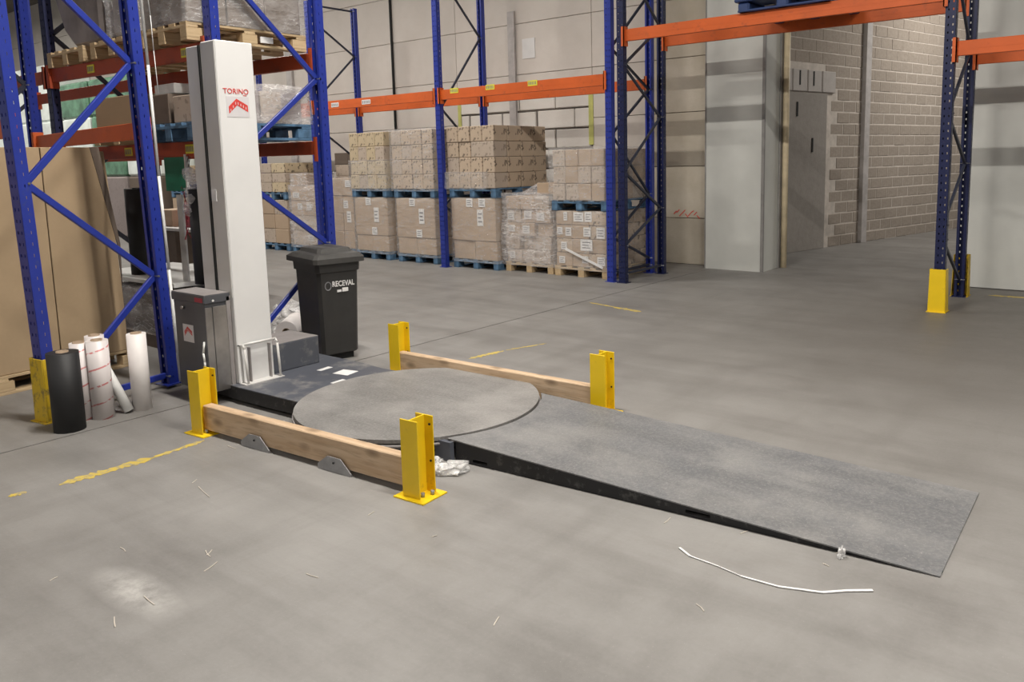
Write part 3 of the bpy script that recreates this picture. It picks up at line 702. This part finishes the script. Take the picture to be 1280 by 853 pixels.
cartons(-6.7, -6.24, 3.85, 4.5, 2.025, 2.30, 1, 3, 1, ['cardgrey', 'greyload'], 'greyish carton right of mast', 'greyish cartons right of the mast')
film(-6.72, -6.20, 3.83, 4.53, 2.02, 2.33, 'bright crinkled film on the blue pallet right of the mast', 'film_heavy', .03, sub=12)
# tall cardboard on the ground of row one
pallet(-7.63, 1.96, 0, .85, 1.12, 'wood', 'wooden pallet under the tall cardboard', math.radians(6))
t = thing('tall_cardboard', 'tall tan cardboard sheets standing on a pallet behind the nearest upright', 'cardboard', (-6.80, 2.02, .146), math.radians(5))
def sheet_poly(y0, y1, h, curve):
    pts = [(y0, 0), (y1, 0)]
    for k in range(9):
        a = k/8; pts.append((y1 - curve*(a**2.2), .2 + (h-.2)*a))
    pts.append((y0, h)); return pts
m = MB(); m.prism(sheet_poly(-.95, .52, 1.69, 0), 0, -.05, 0); m.build('front_sheet', M['cardplain'], t, .004)
m = MB(); m.prism(sheet_poly(.53, 1.06, 1.69, .09), 0, -.05, -.002); m.build('side_sheet', M['cardplain'], t, .004)
m = MB(); m.prism(sheet_poly(-.9, 1.10, 1.66, .03), 0, -.22, -.11); m.build('rear_sheets', M['cardplain'], t, .004)
m = MB(); m.prism([(.97,1.69),(.90,1.69),(1.05,.9),(1.06,.55),(1.075,.9)], 0, -.006, .004); m.build('gap_shadow_strip', M['carddark'], t)  # dark flat strip drawing the shadowed gap between front and rear sheets
m = MB(); m.box(-.8, -.24, -.9, 1.04, 0, 1.6); m.build('rear_bundle', M['cardplain'], t)

# ground of row two, left of the mast
t = thing('wrapped_rolls_pallet', 'dark pallet load of film wrapped rolls on the ground behind the tall cardboard', 'wrapped load', (-8.6, 3.55, 0))
m = MB(); m.box(0, 1.65, 0, .9, .0, .12); m.build('pallet_base', M['carddark'], t)
for k in range(4):
    m = MB(); m.cyl((.22+k*.4, .06, .33), (.3+k*.4, .85, .33), .19, 20); m.build('wrapped_roll', M['greyload'] if k % 2 else M['darkload'], t)
film(-8.58, -6.98, 3.56, 4.42, .12, .54, 'dull film draped over the rolls on the ground', 'film_heavy', .03, sub=12)
o = boxo('paper_sheet', M['plasticwhite'], -8.6, -6.94, 3.54, 4.4, .60, .64, None, .004); tag(o, 'white board lying on top of the wrapped rolls', 'board')
m = MB(); m.cyl((-7.92, 3.75, .641), (-7.92, 3.75, 1.47), .11, 24); m.cyl((-7.92, 3.75, 1.47), (-7.92, 3.75, 1.478), .04, 16); o = m.build('black_film_roll', M['black']); tag(o, 'tall black roll standing on the white board behind the cardboard', 'roll')
# work bench further back
t = thing('work_bench', 'white topped packing bench between the racks left of the mast', 'bench', (-11.35, 5.2, 0))
boxo('bench_top', M['plasticwhite'], 0, 1.9, 0, .8, .86, .9, t, .004)
for x in (.05, 1.8):
    for y in (.05, .7): boxo('leg', M['bracegrey'], x, x+.05, y, y+.05, 0, .86, t)
boxo('drawer_box', M['carddark'], .3, 1.1, .1, .6, .4, .84, t, .004)
boxo('lower_shelf', M['plasticwhite'], .06, 1.84, .06, .74, .25, .28, t)
def item(name, mat, x0, x1, y0, y1, z0, z1, label, cat):
    return tag(boxo(name, M[mat], x0, x1, y0, y1, z0, z1, None, .006), label, cat)
item('storage_crate', 'redplastic', -10.2, -9.95, 5.35, 5.6, .9, 1.2, 'small dark red crate on the packing bench', 'crate')
item('storage_crate', 'bluetape', -9.9, -9.72, 5.35, 5.6, .9, 1.45, 'narrow blue bin on the packing bench', 'crate')
item('white_box', 'plasticwhite', -9.65, -9.4, 5.3, 5.6, .9, 1.3, 'white box on the right end of the packing bench', 'box')
item('carton', 'cardbig', -10.7, -10.3, 5.3, 5.7, .9, 1.12, 'low brown carton on the left end of the packing bench', 'carton')
item('bottle', 'plasticwhite', -9.58, -9.46, 5.4, 5.5, 1.3, 1.52, 'white canister standing on the white box', 'canister')
# green sign sheet hanging from the lower beam and a white panel below
t = thing('green_sheet', 'bright green plastic sheet hanging below the beam left of the mast', 'sheet', (-6.98, 3.565, 1.42))
m = MB(); m.box(0, .36, 0, .01, .04, .33); m.build('sheet', M['green'], t)
boxo('edge_batten', M['plasticwhite'], .355, .375, -.01, .015, 0, .35, t)
o = boxo('hanging_board', M['plasticwhite'], -7.08, -6.99, 3.70, 3.72, .641, 1.42); tag(o, 'narrow white panel standing below the green sheet', 'panel')
for k, (x0, c_) in enumerate(((-6.72, 'red hanging cables beside the mast'), (-6.6, 'tangled grey cables beside the mast'))):
    m = MB(); rnd = random.Random(k)
    for q in range(3):
        pts = []; z = 1.76
        for s in range(9):
            pts.append((x0+rnd.uniform(-.04, .05), 3.58+rnd.uniform(-.02, .02), z)); z -= .09
        m.pipe(pts, .003, 5)
    o = m.build('hanging_cables', M['redplastic'] if k == 0 else M['bracegrey']); tag(o, c_, 'cable')
# goods in the far left bays
for i, (x, wmat, nm) in enumerate(((-28.5, 'whitegoods', 'first'), (-26.8, 'whitegoods', 'second'), (-25.1, 'whitegoods', 'third'), (-23.4, 'greenfilm', 'fourth'), (-21.7, 'greenfilm', 'fifth'), (-20.0, 'greenfilm', 'sixth'))):
    for lev, (z0, z1) in enumerate(((0, 1.5), (1.5, 3.0), (3.0, 4.5))):
        if lev == 2 and wmat == 'greenfilm': z1 = 3.9
        mm = wmat if lev else ('carddark' if i % 2 else 'greyload')
        if lev == 1 and wmat == 'greenfilm' and i % 2: mm = 'whitegoods'
        tag(boxo('wrapped_load', M[mm], x, x+1.55, 9.3, 10.2, z0, z1, None, .05), f'{"pale" if "white" in mm else "green" if "green" in mm else "dull"} wrapped load on level {("ground","middle","top")[lev]} in the {nm} far bay', 'wrapped load')

# ------------------------------------------------------------------ stretch wrapping machine
mt = thing('pallet_wrapping_machine', 'turntable stretch wrapping machine with white mast and dark round platform', 'wrapping machine', (0, 0, 0))
CX, CY, CR = -3.80, 3.497, .785
T = .125
# low chassis between mast and turntable
m = MB()
poly = [(-5.85, 3.02), (-5.10, 2.985), (-3.9, 3.03), (-3.9, 3.95), (-4.62, 3.90), (-4.95, 3.93), (-5.85, 3.93)]
m.prism(poly, 2, .03, T-.006); m.build('chassis', M['machine_side'], mt, .003)
m = MB(); m.prism([(p_[0], p_[1]) for p_ in poly], 2, T-.006, T); m.build('chassis_top_plate', M['machine'], mt)
for k, (a, b, c_, d) in enumerate(((-4.985, 3.645, .024, .12), (-4.765, 3.665, .07, .125), (-4.60, 3.475, .024, .115))):
    m = MB(); m.box(-c_, c_, -d/2, d/2, T, T+.0015); o = m.build('white_sticker', M['label'], mt, 0, False, (a, b, 0), math.radians((8, 12, 5)[k]))
# turntable: lower drum, gap ring, disc
m = MB(); m.cyl((CX, CY, 0), (CX, CY, .045), .66, 64); m.build('base_ring', M['machine_side'], mt)
m = MB(); m.tube((CX, CY, .045), (CX, CY, T-.041), .745, .60, 96); m.build('support_ring', M['machine'], mt)
m = MB(); m.cyl((CX, CY, T-.018), (CX, CY, T+.004), CR, 128); tt = m.build('turntable', M['disc'], mt, .002)
m = MB(); m.tube((CX, CY, T-.040), (CX, CY, T-.027), CR+.009, .70, 128); m.build('lower_disc_ring', M['lid'], tt)
m = MB(); m.tube((CX, CY, T-.027), (CX, CY, T-.018), CR-.006, .7, 96); m.build('turntable_rim', M['groove'], tt)
# mast
MX = -5.14; Y0, Y1 = 3.036, 3.318; H = 2.505
m = MB(); m.box(-5.32, MX, Y0, Y1, T, H); mast = m.build('mast', M['whitepaint'], mt, .006)
m = MB(); m.box(-5.50, -5.345, Y0-.008, Y1, T, H-.02); m.build('mast_rear_cover', M['whiteside'], mast, .005)
m = MB(); m.box(-5.346, -5.327, Y0-.0095, Y1, T, H-.02); m.build('gap_shade_strip', M['groove'], mast)  # black strip that paints in the darkness of the mast gap
m = MB(); m.box(-5.316, -5.15, Y0-.004, Y0-.0005, .75, H-.01); m.build('mast_side_panel', M['whiteside'], mast)
m = MB(); m.box(-5.312, -5.25, Y0-.007, Y0-.0035, 1.42, 1.50); m.build('small_notice', M['label'], mast)
# lower part: recessed foot and bent guard tube
m = MB(); m.box(MX-.001, MX+.003, Y0+.0, Y1+.006, .40, .406); m.build('panel_seam', M['groove'], mast)
g = MB(); gx = MX+.05
g.pipe([(MX, Y0+.02, .40), (gx-.015, Y0+.02, .41), (gx, Y0+.025, .38), (gx+.012, Y0+.03, T)], .009, 10)
g.pipe([(gx-.015, Y0+.02, .41), (gx-.015, Y1+.0, .41)], .009, 10)
g.pipe([(MX, Y1, .40), (gx-.015, Y1+.0, .41), (gx, Y1+.005, .38), (gx+.012, Y1+.01, T)], .009, 10)
g.build('bent_guard_tube', M['whiteside'], mast)
boxo('guard_tube_foot', M['whiteside'], MX, MX+.08, Y0+.0, Y1+.03, T, T+.006, mast)
for yy in (Y0+.075, Y1-.045):
    boxo('foot_rib', M['lid'], MX, MX+.03, yy, yy+.008, T, .38, mast)
def text(body, size, mat, parent, loc, rz=math.pi/2, ext=.0008, name='lettering', bold=0.0, shear=0.0):
    c = bpy.data.curves.new(name, 'FONT'); c.body = body; c.size = size; c.extrude = ext; c.offset = bold; c.shear = shear; c.align_x = 'CENTER'; c.align_y = 'CENTER'; c.resolution_u = 3
    o = bpy.data.objects.new(name, c); C.objects.link(o)
    dg = bpy.context.evaluated_depsgraph_get(); me = bpy.data.meshes.new_from_object(o.evaluated_get(dg)); bpy.data.objects.remove(o); bpy.data.curves.remove(c)
    me.materials.clear(); me.materials.append(mat)
    o = bpy.data.objects.new(name, me); C.objects.link(o); o.parent = parent; o.location = loc; o.rotation_euler = (math.pi/2, 0, rz); return o
text('TORINO', .050, M['red'], mast, (MX+.002, 3.168, 2.168), bold=.0003)
boxo('small_red_mark', M['red'], MX, MX+.0012, 3.222, 3.246, 2.140, 2.146, mast)
st = boxo('emblem_sticker', M['sticker'], MX, MX+.0015, 3.09, 3.262, 1.995, 2.135, mast)
def emblem(parent, x, yc, zc, s, axis='x'):
    """red roof-shaped emblem with a hatched band under it"""
    m = MB()
    P = [(-1, -.05), (-.15, .72), (1.0, .12), (1.02, -.52), (-.12, .1), (-1, -.72)]
    if axis == 'x': m.prism([(yc+p_[0]*s, zc+p_[1]*s) for p_ in P], 0, x, x+.001)
    else: m.prism([(yc+p_[0]*s, zc+p_[1]*s) for p_ in P], 1, x-.001, x)
    e = m.build('red_emblem', M['red'], parent)
    q = MB()
    for k in range(7):
        t_ = k/6; u = -.8 + 1.6*t_; zz = (-.42+ (u+.8)*1.25) if u < -.2 else (.33 - (u+.2)*.5)
        if axis == 'x': q.box(x+.001, x+.0016, yc+(u-.035)*s, yc+(u+.035)*s, zc+(zz-.08)*s, zc+(zz+.16)*s)
        else: q.box(yc+(u-.03)*s, yc+(u+.03)*s, x-.0016, x-.001, zc+(zz-.12)*s, zc+(zz+.1)*s)
    q.build('emblem_letters', M['sticker'], e)
emblem(st, MX+.0015, 3.178, 2.068, .072)
# control cabinet beside the mast
m = MB(); m.box(-5.60, -5.19, 2.845, 3.03, .10, .735); cab = m.build('control_cabinet', M['cabinet'], mt, .004)
m = MB(); m.box(-5.192, -5.182, 2.90, 3.0, .10, .70); m.build('polished_front', M['steel'], cab, .002)
m = MB(); m.box(-5.195, -5.183, 2.847, 2.895, .10, .70); m.build('front_flange', M['steel'], cab, .002)
m = MB(); m.box(-5.192, -5.178, 3.0, 3.032, .10, .76); m.build('side_strip', M['lid'], cab, .002)
m = MB(); m.box(-5.62, -5.178, 2.838, 3.03, .725, .785); ld = m.build('cabinet_lid', M['cabinet'], cab, .005)
boxo('lid_top', M['lid'], -5.618, -5.180, 2.840, 3.028, .785, .788, ld)
boxo('red_mark', M['redplastic'], -5.30, -5.20, 2.8365, 2.839, .735, .765, ld)
m = MB(); m.cyl((-5.176, 2.90, .745), (-5.170, 2.90, .745), .008, 10); m.build('rivet', M['label'], ld)
s2 = boxo('emblem_sticker', M['sticker'], -5.50, -5.36, 2.8435, 2.845, .435, .56, cab); emblem(s2, 2.8435, -5.43, .51, .05, 'y')
m = MB(); m.cyl((-5.47, 2.845, .68), (-5.47, 2.825, .68), .012, 10); m.build('lock', M['steel'], cab)
m = MB(); m.pipe([(-5.22, 2.84, .46), (-5.225, 2.83, .38), (-5.215, 2.83, .32), (-5.225, 2.835, .26)], .007, 6); m.build('frayed_cable', M['plasticwhite'], cab)
# film carriage behind
m = MB(); m.cyl((-5.66, 3.13, .80), (-5.66, 3.13, 1.50), .075, 24); m.build('black_film_carriage', M['black'], mt)
m = MB()
for k in range(9): bmesh.ops.create_icosphere(m.bm, subdivisions=2, radius=.035+.01*(k % 3), matrix=Matrix.Translation((-5.68+.02*math.sin(k*2), 3.09+.02*math.cos(k), 1.25+k*.045)))
for v in m.bm.verts: v.co += Vector(noise.noise_vector(v.co*25))*.02
m.build('crumpled_film', M['film_heavy'], mt, 0, True)
m = MB(); m.box(-5.74, -5.58, 3.06, 3.2, .0, .78); m.build('carriage_foot', M['machine_side'], mt)
# motor housing right of mast
m = MB(); m.box(-5.56, -5.19, 3.335, 3.755, T, .338); mb_ = m.build('motor_housing', M['machine'], mt, .006)
boxo('housing_lid', M['lid'], -5.56, -5.192, 3.337, 3.753, .338, .341, mb_)

# ramp
rp = thing('access_ramp', 'long dark steel ramp leading up to the round turntable', 'ramp', (0,0,0))
R2 = CR + .016
na, fa = Vector((-3.115, 3.065)), Vector((-3.215, 4.06)); ne, fe = Vector((-.618, 3.255)), Vector((-.645, 4.212))
a0 = math.atan2(na.y-CY, na.x-CX); a1 = math.atan2(fa.y-CY, fa.x-CX)
arc = [Vector((CX+R2*math.cos(a0+(a1-a0)*k/24), CY+R2*math.sin(a0+(a1-a0)*k/24))) for k in range(25)]
arc[0] = na; 
def rz_(p): 
    t_ = min(1, max(0, (p.x+3.1)/(2.46))); return T*(1-t_)**.9 + .006*t_
bm = bmesh.new(); top = [bm.verts.new((p.x, p.y, rz_(p))) for p in arc]
fv = bm.verts.new((fe.x, fe.y, .006)); nv = bm.verts.new((ne.x, ne.y, .006))
flist = []
bm.faces.new(top[::-1] + [nv, fv])
bmesh.ops.triangulate(bm, faces=bm.faces[:])
ext = bmesh.ops.extrude_face_region(bm, geom=bm.faces[:])
for v in [g_ for g_ in ext['geom'] if isinstance(g_, bmesh.types.BMVert)]: v.co.z -= .006
bmesh.ops.recalc_face_normals(bm, faces=bm.faces)
me = bpy.data.meshes.new('ramp_plate'); bm.to_mesh(me); bm.free(); me.materials.append(M['ramp']); link('ramp_plate', me, rp)
def skirt(p0, p1, name, inset, slots=()):
    d = (p1-p0).normalized(); n_ = Vector((-d.y, d.x))*inset; m = MB()
    L = (p1-p0).length; xs = sorted([0, L*.92] + [v for s_ in slots for v in s_[:2]])
    def zt(s_): return rz_(p0 + d*s_) - .006
    def seg(s0, s1, lo0, hi0):
        q0, q1 = p0+d*s0+n_, p0+d*s1+n_; th = Vector((-d.y, d.x))*.006*(1 if inset > 0 else -1)
        A = [(q0, lo0, hi0[0]), (q1, lo0, hi0[1])]
        vs = []
        for q, lo, hi in A:
            for off in (Vector((0,0)), th):
                for z in (lo, hi): vs.append(m.bm.verts.new((q.x+off.x, q.y+off.y, z)))
        for f in ((0,1,3,2),(4,6,7,5),(0,4,5,1),(2,3,7,6),(0,2,6,4),(1,5,7,3)): m.bm.faces.new([vs[i] for i in f])
    for s0, s1 in zip(xs[:-1], xs[1:]):
        if any(abs(s0-s_[0]) < 1e-6 for s_ in slots):
            seg(s0, s1, 0, (.014, .014)); seg(s0, s1, .030, (max(.031, zt(s0)), max(.031, zt(s1))))
        else: seg(s0, s1, 0, (zt(s0), zt(s1)))
    m.build(name, M['machine_side'], rp)
skirt(na+Vector((.05,-.0)), ne, 'side_skirt', .012, ((.12, .22), (1.38, 1.50)))
skirt(fa, fe, 'side_skirt', -.012)
m = MB(); m.box(-3.05, -3.02, 3.09, 4.04, .0, .11); m.build('ramp_crossbar', M['machine_side'], rp)
boxo('ramp_hinge_plate', M['machine'], -3.19, -3.07, 3.04, 3.07, .0, .112, rp)
boxo('bearing_foot', M['groove'], -3.20, -3.14, 3.08, 3.14, .0, .05, mt)

# ------------------------------------------------------------------ yellow posts and timber guards
def hpost(x, y, rz, label, h=.405):
    t = thing('guard_post', label, 'guard post', (x, y, 0), rz, None)
    m = MB(); w_, d_ = .115, .12
    m.box(-w_/2, w_/2, 0, .007, .006, h); m.box(-w_/2, w_/2, d_-.007, d_, .006, h); m.box(-.004, .004, .007, d_-.007, .006, h)
    m.build('steel_section', M['yellow'], t, .0015)
    m = MB(); m.box(-.095, .105, -.03, d_+.03, 0, .008); m.build('foot_plate', M['yellow'], t, .001)
    for k, zz in enumerate((.36, .17)):
        m = MB(); m.cyl((.038, d_-.012, zz), (.038, d_-.006, zz), .006, 8); m.build('bolt_hole', M['groove'], t)
    for k in range(2):
        m = MB(); m.cyl((.045+.02*k, .035+.05*k, .008), (.045+.02*k, .035+.05*k, .03), .010, 6); m.build('anchor_bolt', M['galv'], t)
    return t
gr = math.radians(4)
hpost(-2.885, 2.575, gr, 'yellow steel guard post nearest the camera beside the ramp')
hpost(-4.72, 2.475, gr, 'yellow steel guard post left of the front timber beside the cabinet')
hpost(-4.765, 4.145, math.radians(2), 'yellow steel guard post in front of the waste bin')
hpost(-2.86, 4.185, math.radians(2), 'yellow steel guard post behind the ramp at the right')
def timber(p0, p1, label, th=.065, z0=.026, z1=.182):
    d = Vector((p1[0]-p0[0], p1[1]-p0[1])); L = d.length
    m = MB(); m.box(0, L, 0, th, z0, z1)
    return tag(m.build('timber_beam', M['plank'], None, .005, False, (*p0, 0), math.atan2(d.y, d.x)), label, 'timber')
timber((-4.705, 2.515), (-2.90, 2.628), 'front timber plank bolted between two yellow posts')
timber((-4.745, 4.158), (-2.875, 4.20), 'rear timber plank behind the turntable')
m = MB()
def bracket(x, y, rz, label):
    t = thing('floor_bracket', label, 'bracket', (x, y, 0), rz)
    m = MB(); m.prism([(-.13, 0), (.13, 0), (.13, .015), (.05, .085), (-.05, .085), (-.13, .03)], 1, -.003, .003); m.build('plate', M['galv'], t)
    m = MB(); m.box(-.13, .13, .003, .018, 0, .004); m.build('foot', M['galv'], t)
    m = MB(); m.cyl((0, -.008, .055), (0, -.002, .055), .006, 8); m.build('screw', M['groove'], t)
bracket(-4.18, 2.535, gr, 'grey steel bracket at the left half of the front timber')
bracket(-3.49, 2.575, gr, 'grey steel bracket at the right half of the front timber')
# crumpled film scraps
def scrap(x, y, s, label, seed, hgt=.03):
    rnd = random.Random(seed); bm = bmesh.new(); bmesh.ops.create_icosphere(bm, subdivisions=4, radius=1)
    for v in bm.verts:
        n_ = noise.noise_vector(v.co*2.2 + Vector((seed*3.1, 0, 0))); v.co += Vector(n_)*.55; n2 = noise.noise_vector(v.co*7 + Vector((seed, 5, 0))); v.co += Vector(n2)*.2
        v.co = Vector((v.co.x*s, v.co.y*s*.55, max(.001, (v.co.z+.5)*hgt)))
    for f in bm.faces: f.smooth = True
    me = bpy.data.meshes.new('film_scrap'); bm.to_mesh(me); bm.free(); me.materials.append(M['filmscrap'])
    o = link('film_scrap', me, None, (x, y, 0), rnd.uniform(0, 3)); tag(o, label, 'film scrap')
M['filmscrap'] = film_mat('crumpled_film_scrap', .42, (1, .99, .98), 14, .006)
scrap(-2.98, 2.93, .10, 'crumpled clear film scrap under the corner of the ramp', 3, .035)
scrap(-3.10, 2.93, .07, 'smaller film scrap beside the post nearest the camera', 5, .03)
scrap(-4.22, 2.90, .085, 'crumpled film lying behind the front timber', 7, .04)
scrap(-4.42, 2.86, .05, 'flat film scrap in the shadow of the chassis', 9, .02)
scrap(-.98, 3.20, .022, 'tiny white film tuft at the thin end of the ramp', 11, .03)
scrap(-6.95, 4.72, .2, 'crumpled white film heap behind the motor housing', 13, .20)
# white strap on floor
m = MB(); P = [(-1.56, 2.885), (-1.49, 2.845), (-1.36, 2.835), (-1.25, 2.815), (-1.10, 2.825), (-.95, 2.88), (-.88, 2.945), (-.80, 3.005)]
for a, b, wv in zip(P[:-1], P[1:], (.010, .006, .004, .009, .011, .012, .013)):
    m.bar((*a, .006), (*b, .006), .004, wv, (0,0,1)) if False else m.bar((*a, .004), (*b, .004), wv, .003, (0,0,1))
o = m.build('plastic_strap', M['label']); tag(o, 'curved white plastic strapping strip lying on the floor below the ramp', 'strap')
# splinters and film shreds lying on the slab
rnd = random.Random(4)
for k, (ax, ay, bx, by) in enumerate(((-3.223, 1.683, -3.151, 1.664),(-3.923, 2.039, -3.748, 2.001),(-4.365, 2.47, -4.274, 2.467),(-3.056, 1.582, -3.086, 1.659),(-3.011, 1.203, -2.938, 1.173),(-3.067, 1.34, -2.97, 1.333),(-2.691, 1.818, -2.623, 1.827),(-1.822, 1.987, -1.843, 2.041),(-3.179, 1.662, -3.206, 1.703),(-3.993, 2.042, -4.024, 2.086),(-0.682, 3.388, -0.658, 3.373),(-1.01, 3.222, -0.974, 3.265),(-1.731, 3.054, -1.735, 3.121),(-2.504, 2.345, -2.498, 2.369),(-3.504, 1.169, -3.512, 1.203),(-1.407, 3.155, -1.391, 3.204),(-1.301, 2.534, -1.255, 2.507),(-2.915, 2.326, -2.924, 2.372),(-1.026, 3.104, -0.996, 3.093),(-3.565, 1.476, -3.507, 1.473),)):
    m = MB(); cx, cy = (ax+bx)/2, (ay+by)/2
    mid = ((ax-bx)*.0 + rnd.uniform(-.004, .004), rnd.uniform(-.004, .004))
    m.bar((ax-cx, ay-cy, .002), (*mid, .0025), .0035, .002, (0,0,1)); m.bar((*mid, .0025), (bx-cx, by-cy, .002), .0035, .002, (0,0,1))
    o = m.build('wood_splinter', M['splinter'], None, 0, False, (cx, cy, 0)); tag(o, 'tiny pale splinter scattered on the concrete floor', 'splinter', 'pale splinters on the floor')

# ------------------------------------------------------------------ waste bin
bn = thing('waste_bin', 'dark grey two wheeled waste bin with dusty lid behind the chassis', 'waste bin', (-5.55, 4.06, 0), math.radians(77)); bn.scale = (.82, .97, 1.06)
bm = bmesh.new()
def ring(w0, w1, d0, d1, z, r_=.03):
    return [bm.verts.new(p) for p in ((w0+r_, d0, z), (w1-r_, d0, z), (w1, d0+r_, z), (w1, d1-r_, z), (w1-r_, d1, z), (w0+r_, d1, z), (w0, d1-r_, z), (w0, d0+r_, z))]
rings = [ring(.02, .38, .03, .46, .05), ring(0.0, .40, .01, .48, .06), ring(-.03, .415, -.03, .47, .72), ring(-.045, .43, -.045, .485, .725), ring(-.05, .435, -.05, .49, .80)]
for A, B in zip(rings[:-1], rings[1:]):
    for i in range(8): bm.faces.new((A[i], A[(i+1)%8], B[(i+1)%8], B[i]))
bm.faces.new(rings[0][::-1]); bm.faces.new(rings[-1])
me = bpy.data.meshes.new('body'); bm.to_mesh(me); bm.free(); me.materials.append(M['bin']); body = link('body', me, bn)
bm = bmesh.new()
rings = [ring(-.085, .47, -.085, .56, .795), ring(-.085, .47, -.085, .56, .835), ring(-.05, .435, -.05, .48, .865), ring(.0, .385, .0, .44, .875), ring(.02, .365, .02, .42, .905), ring(.06, .325, .06, .38, .912)]
for A, B in zip(rings[:-1], rings[1:]):
    for i in range(8): bm.faces.new((A[i], A[(i+1)%8], B[(i+1)%8], B[i]))
bm.faces.new(rings[0][::-1]); bm.faces.new(rings[-1])
me = bpy.data.meshes.new('lid'); bm.to_mesh(me); bm.free(); me.materials.append(M['binlid']); link('lid', me, bn)
m = MB(); m.pipe([(-.03, .5, .80), (-.03, .56, .83), (.41, .56, .83), (.41, .5, .80)], .014, 8); m.build('handle', M['bin'], bn)
for x in (-.01, .40):
    m = MB(); m.cyl((x-.02, .44, .1), (x+.02, .44, .1), .1, 24); m.build('wheel', M['black'], bn)
boxo('foot_recess', M['groove'], .04, .36, .055, .40, 0, .05, bn)
# print on the body front
for a, s_, z_ in (('RECEVAL', .060, .625),):
    o = text(a, s_, M['label'], body, (.24, -.0275, z_), 0, .0008, 'white_lettering', .0014)
m = MB(); m.box(.17, .215, -.029, -.02, .56, .578); m.box(.225, .29, -.029, -.02, .56, .59); m.build('white_print', M['label'], body)
m = MB(); m.tube((.075, -.018, .615), (.075, -.027, .615), .036, .028, 20); m.build('round_logo', M['ink'], body)

# ------------------------------------------------------------------ film rolls standing by the left upright
def roll(x, y, r_, h, mat, label, lean=0, az=0, core=True, z=0.0):
    t = thing('film_roll', label, 'film roll', (x, y, z)); t.rotation_euler = (lean*math.cos(az), lean*math.sin(az), 0)
    m = MB(); m.tube((0,0,0), (0,0,h), r_, .036 if r_ > .05 else r_*.55, 32); m.build('roll_body', M[mat], t)
    m = MB(); ri = .036 if r_ > .05 else r_*.55; m.tube((0,0,-.0 if r_ < .05 else 0), (0,0,h+.008), ri, ri-.006, 24); m.build('core_tube', M['core'], t)
    return t
roll(-5.52, 2.055, .093, .51, 'black', 'thick black film roll standing beside the yellow upright guard')
roll(-5.675, 2.215, .056, .52, 'spiral', 'white roll with red print just behind the black roll')
roll(-5.60, 2.30, .068, .53, 'spiral', 'white roll with red spiral stripes, frontmost striped one')
roll(-5.78, 2.36, .060, .53, 'spiral', 'white roll hidden behind the two striped rolls')
roll(-5.57, 2.545, .062, .535, 'whiteroll', 'tall plain white roll standing alone')
roll(-5.56, 2.45, .032, .44, 'plasticwhite', 'thin white roll leaning between the striped and plain rolls', 0.42, math.radians(-52), z=.012)
# white film roll on the floor behind the motor housing
t = thing('film_roll', 'large white film roll lying on its side behind the motor housing', 'film roll', (-6.52, 4.36, .105)); 
m = MB(); m.tube((0,0,0), (-.38,.40,0), .10, .035, 32); m.build('roll_body', M['whiteroll'], t)
m = MB(); m.tube((.004,-.004,0), (-.38,.40,0), .035, .03, 24); m.build('core_tube', M['core'], t)
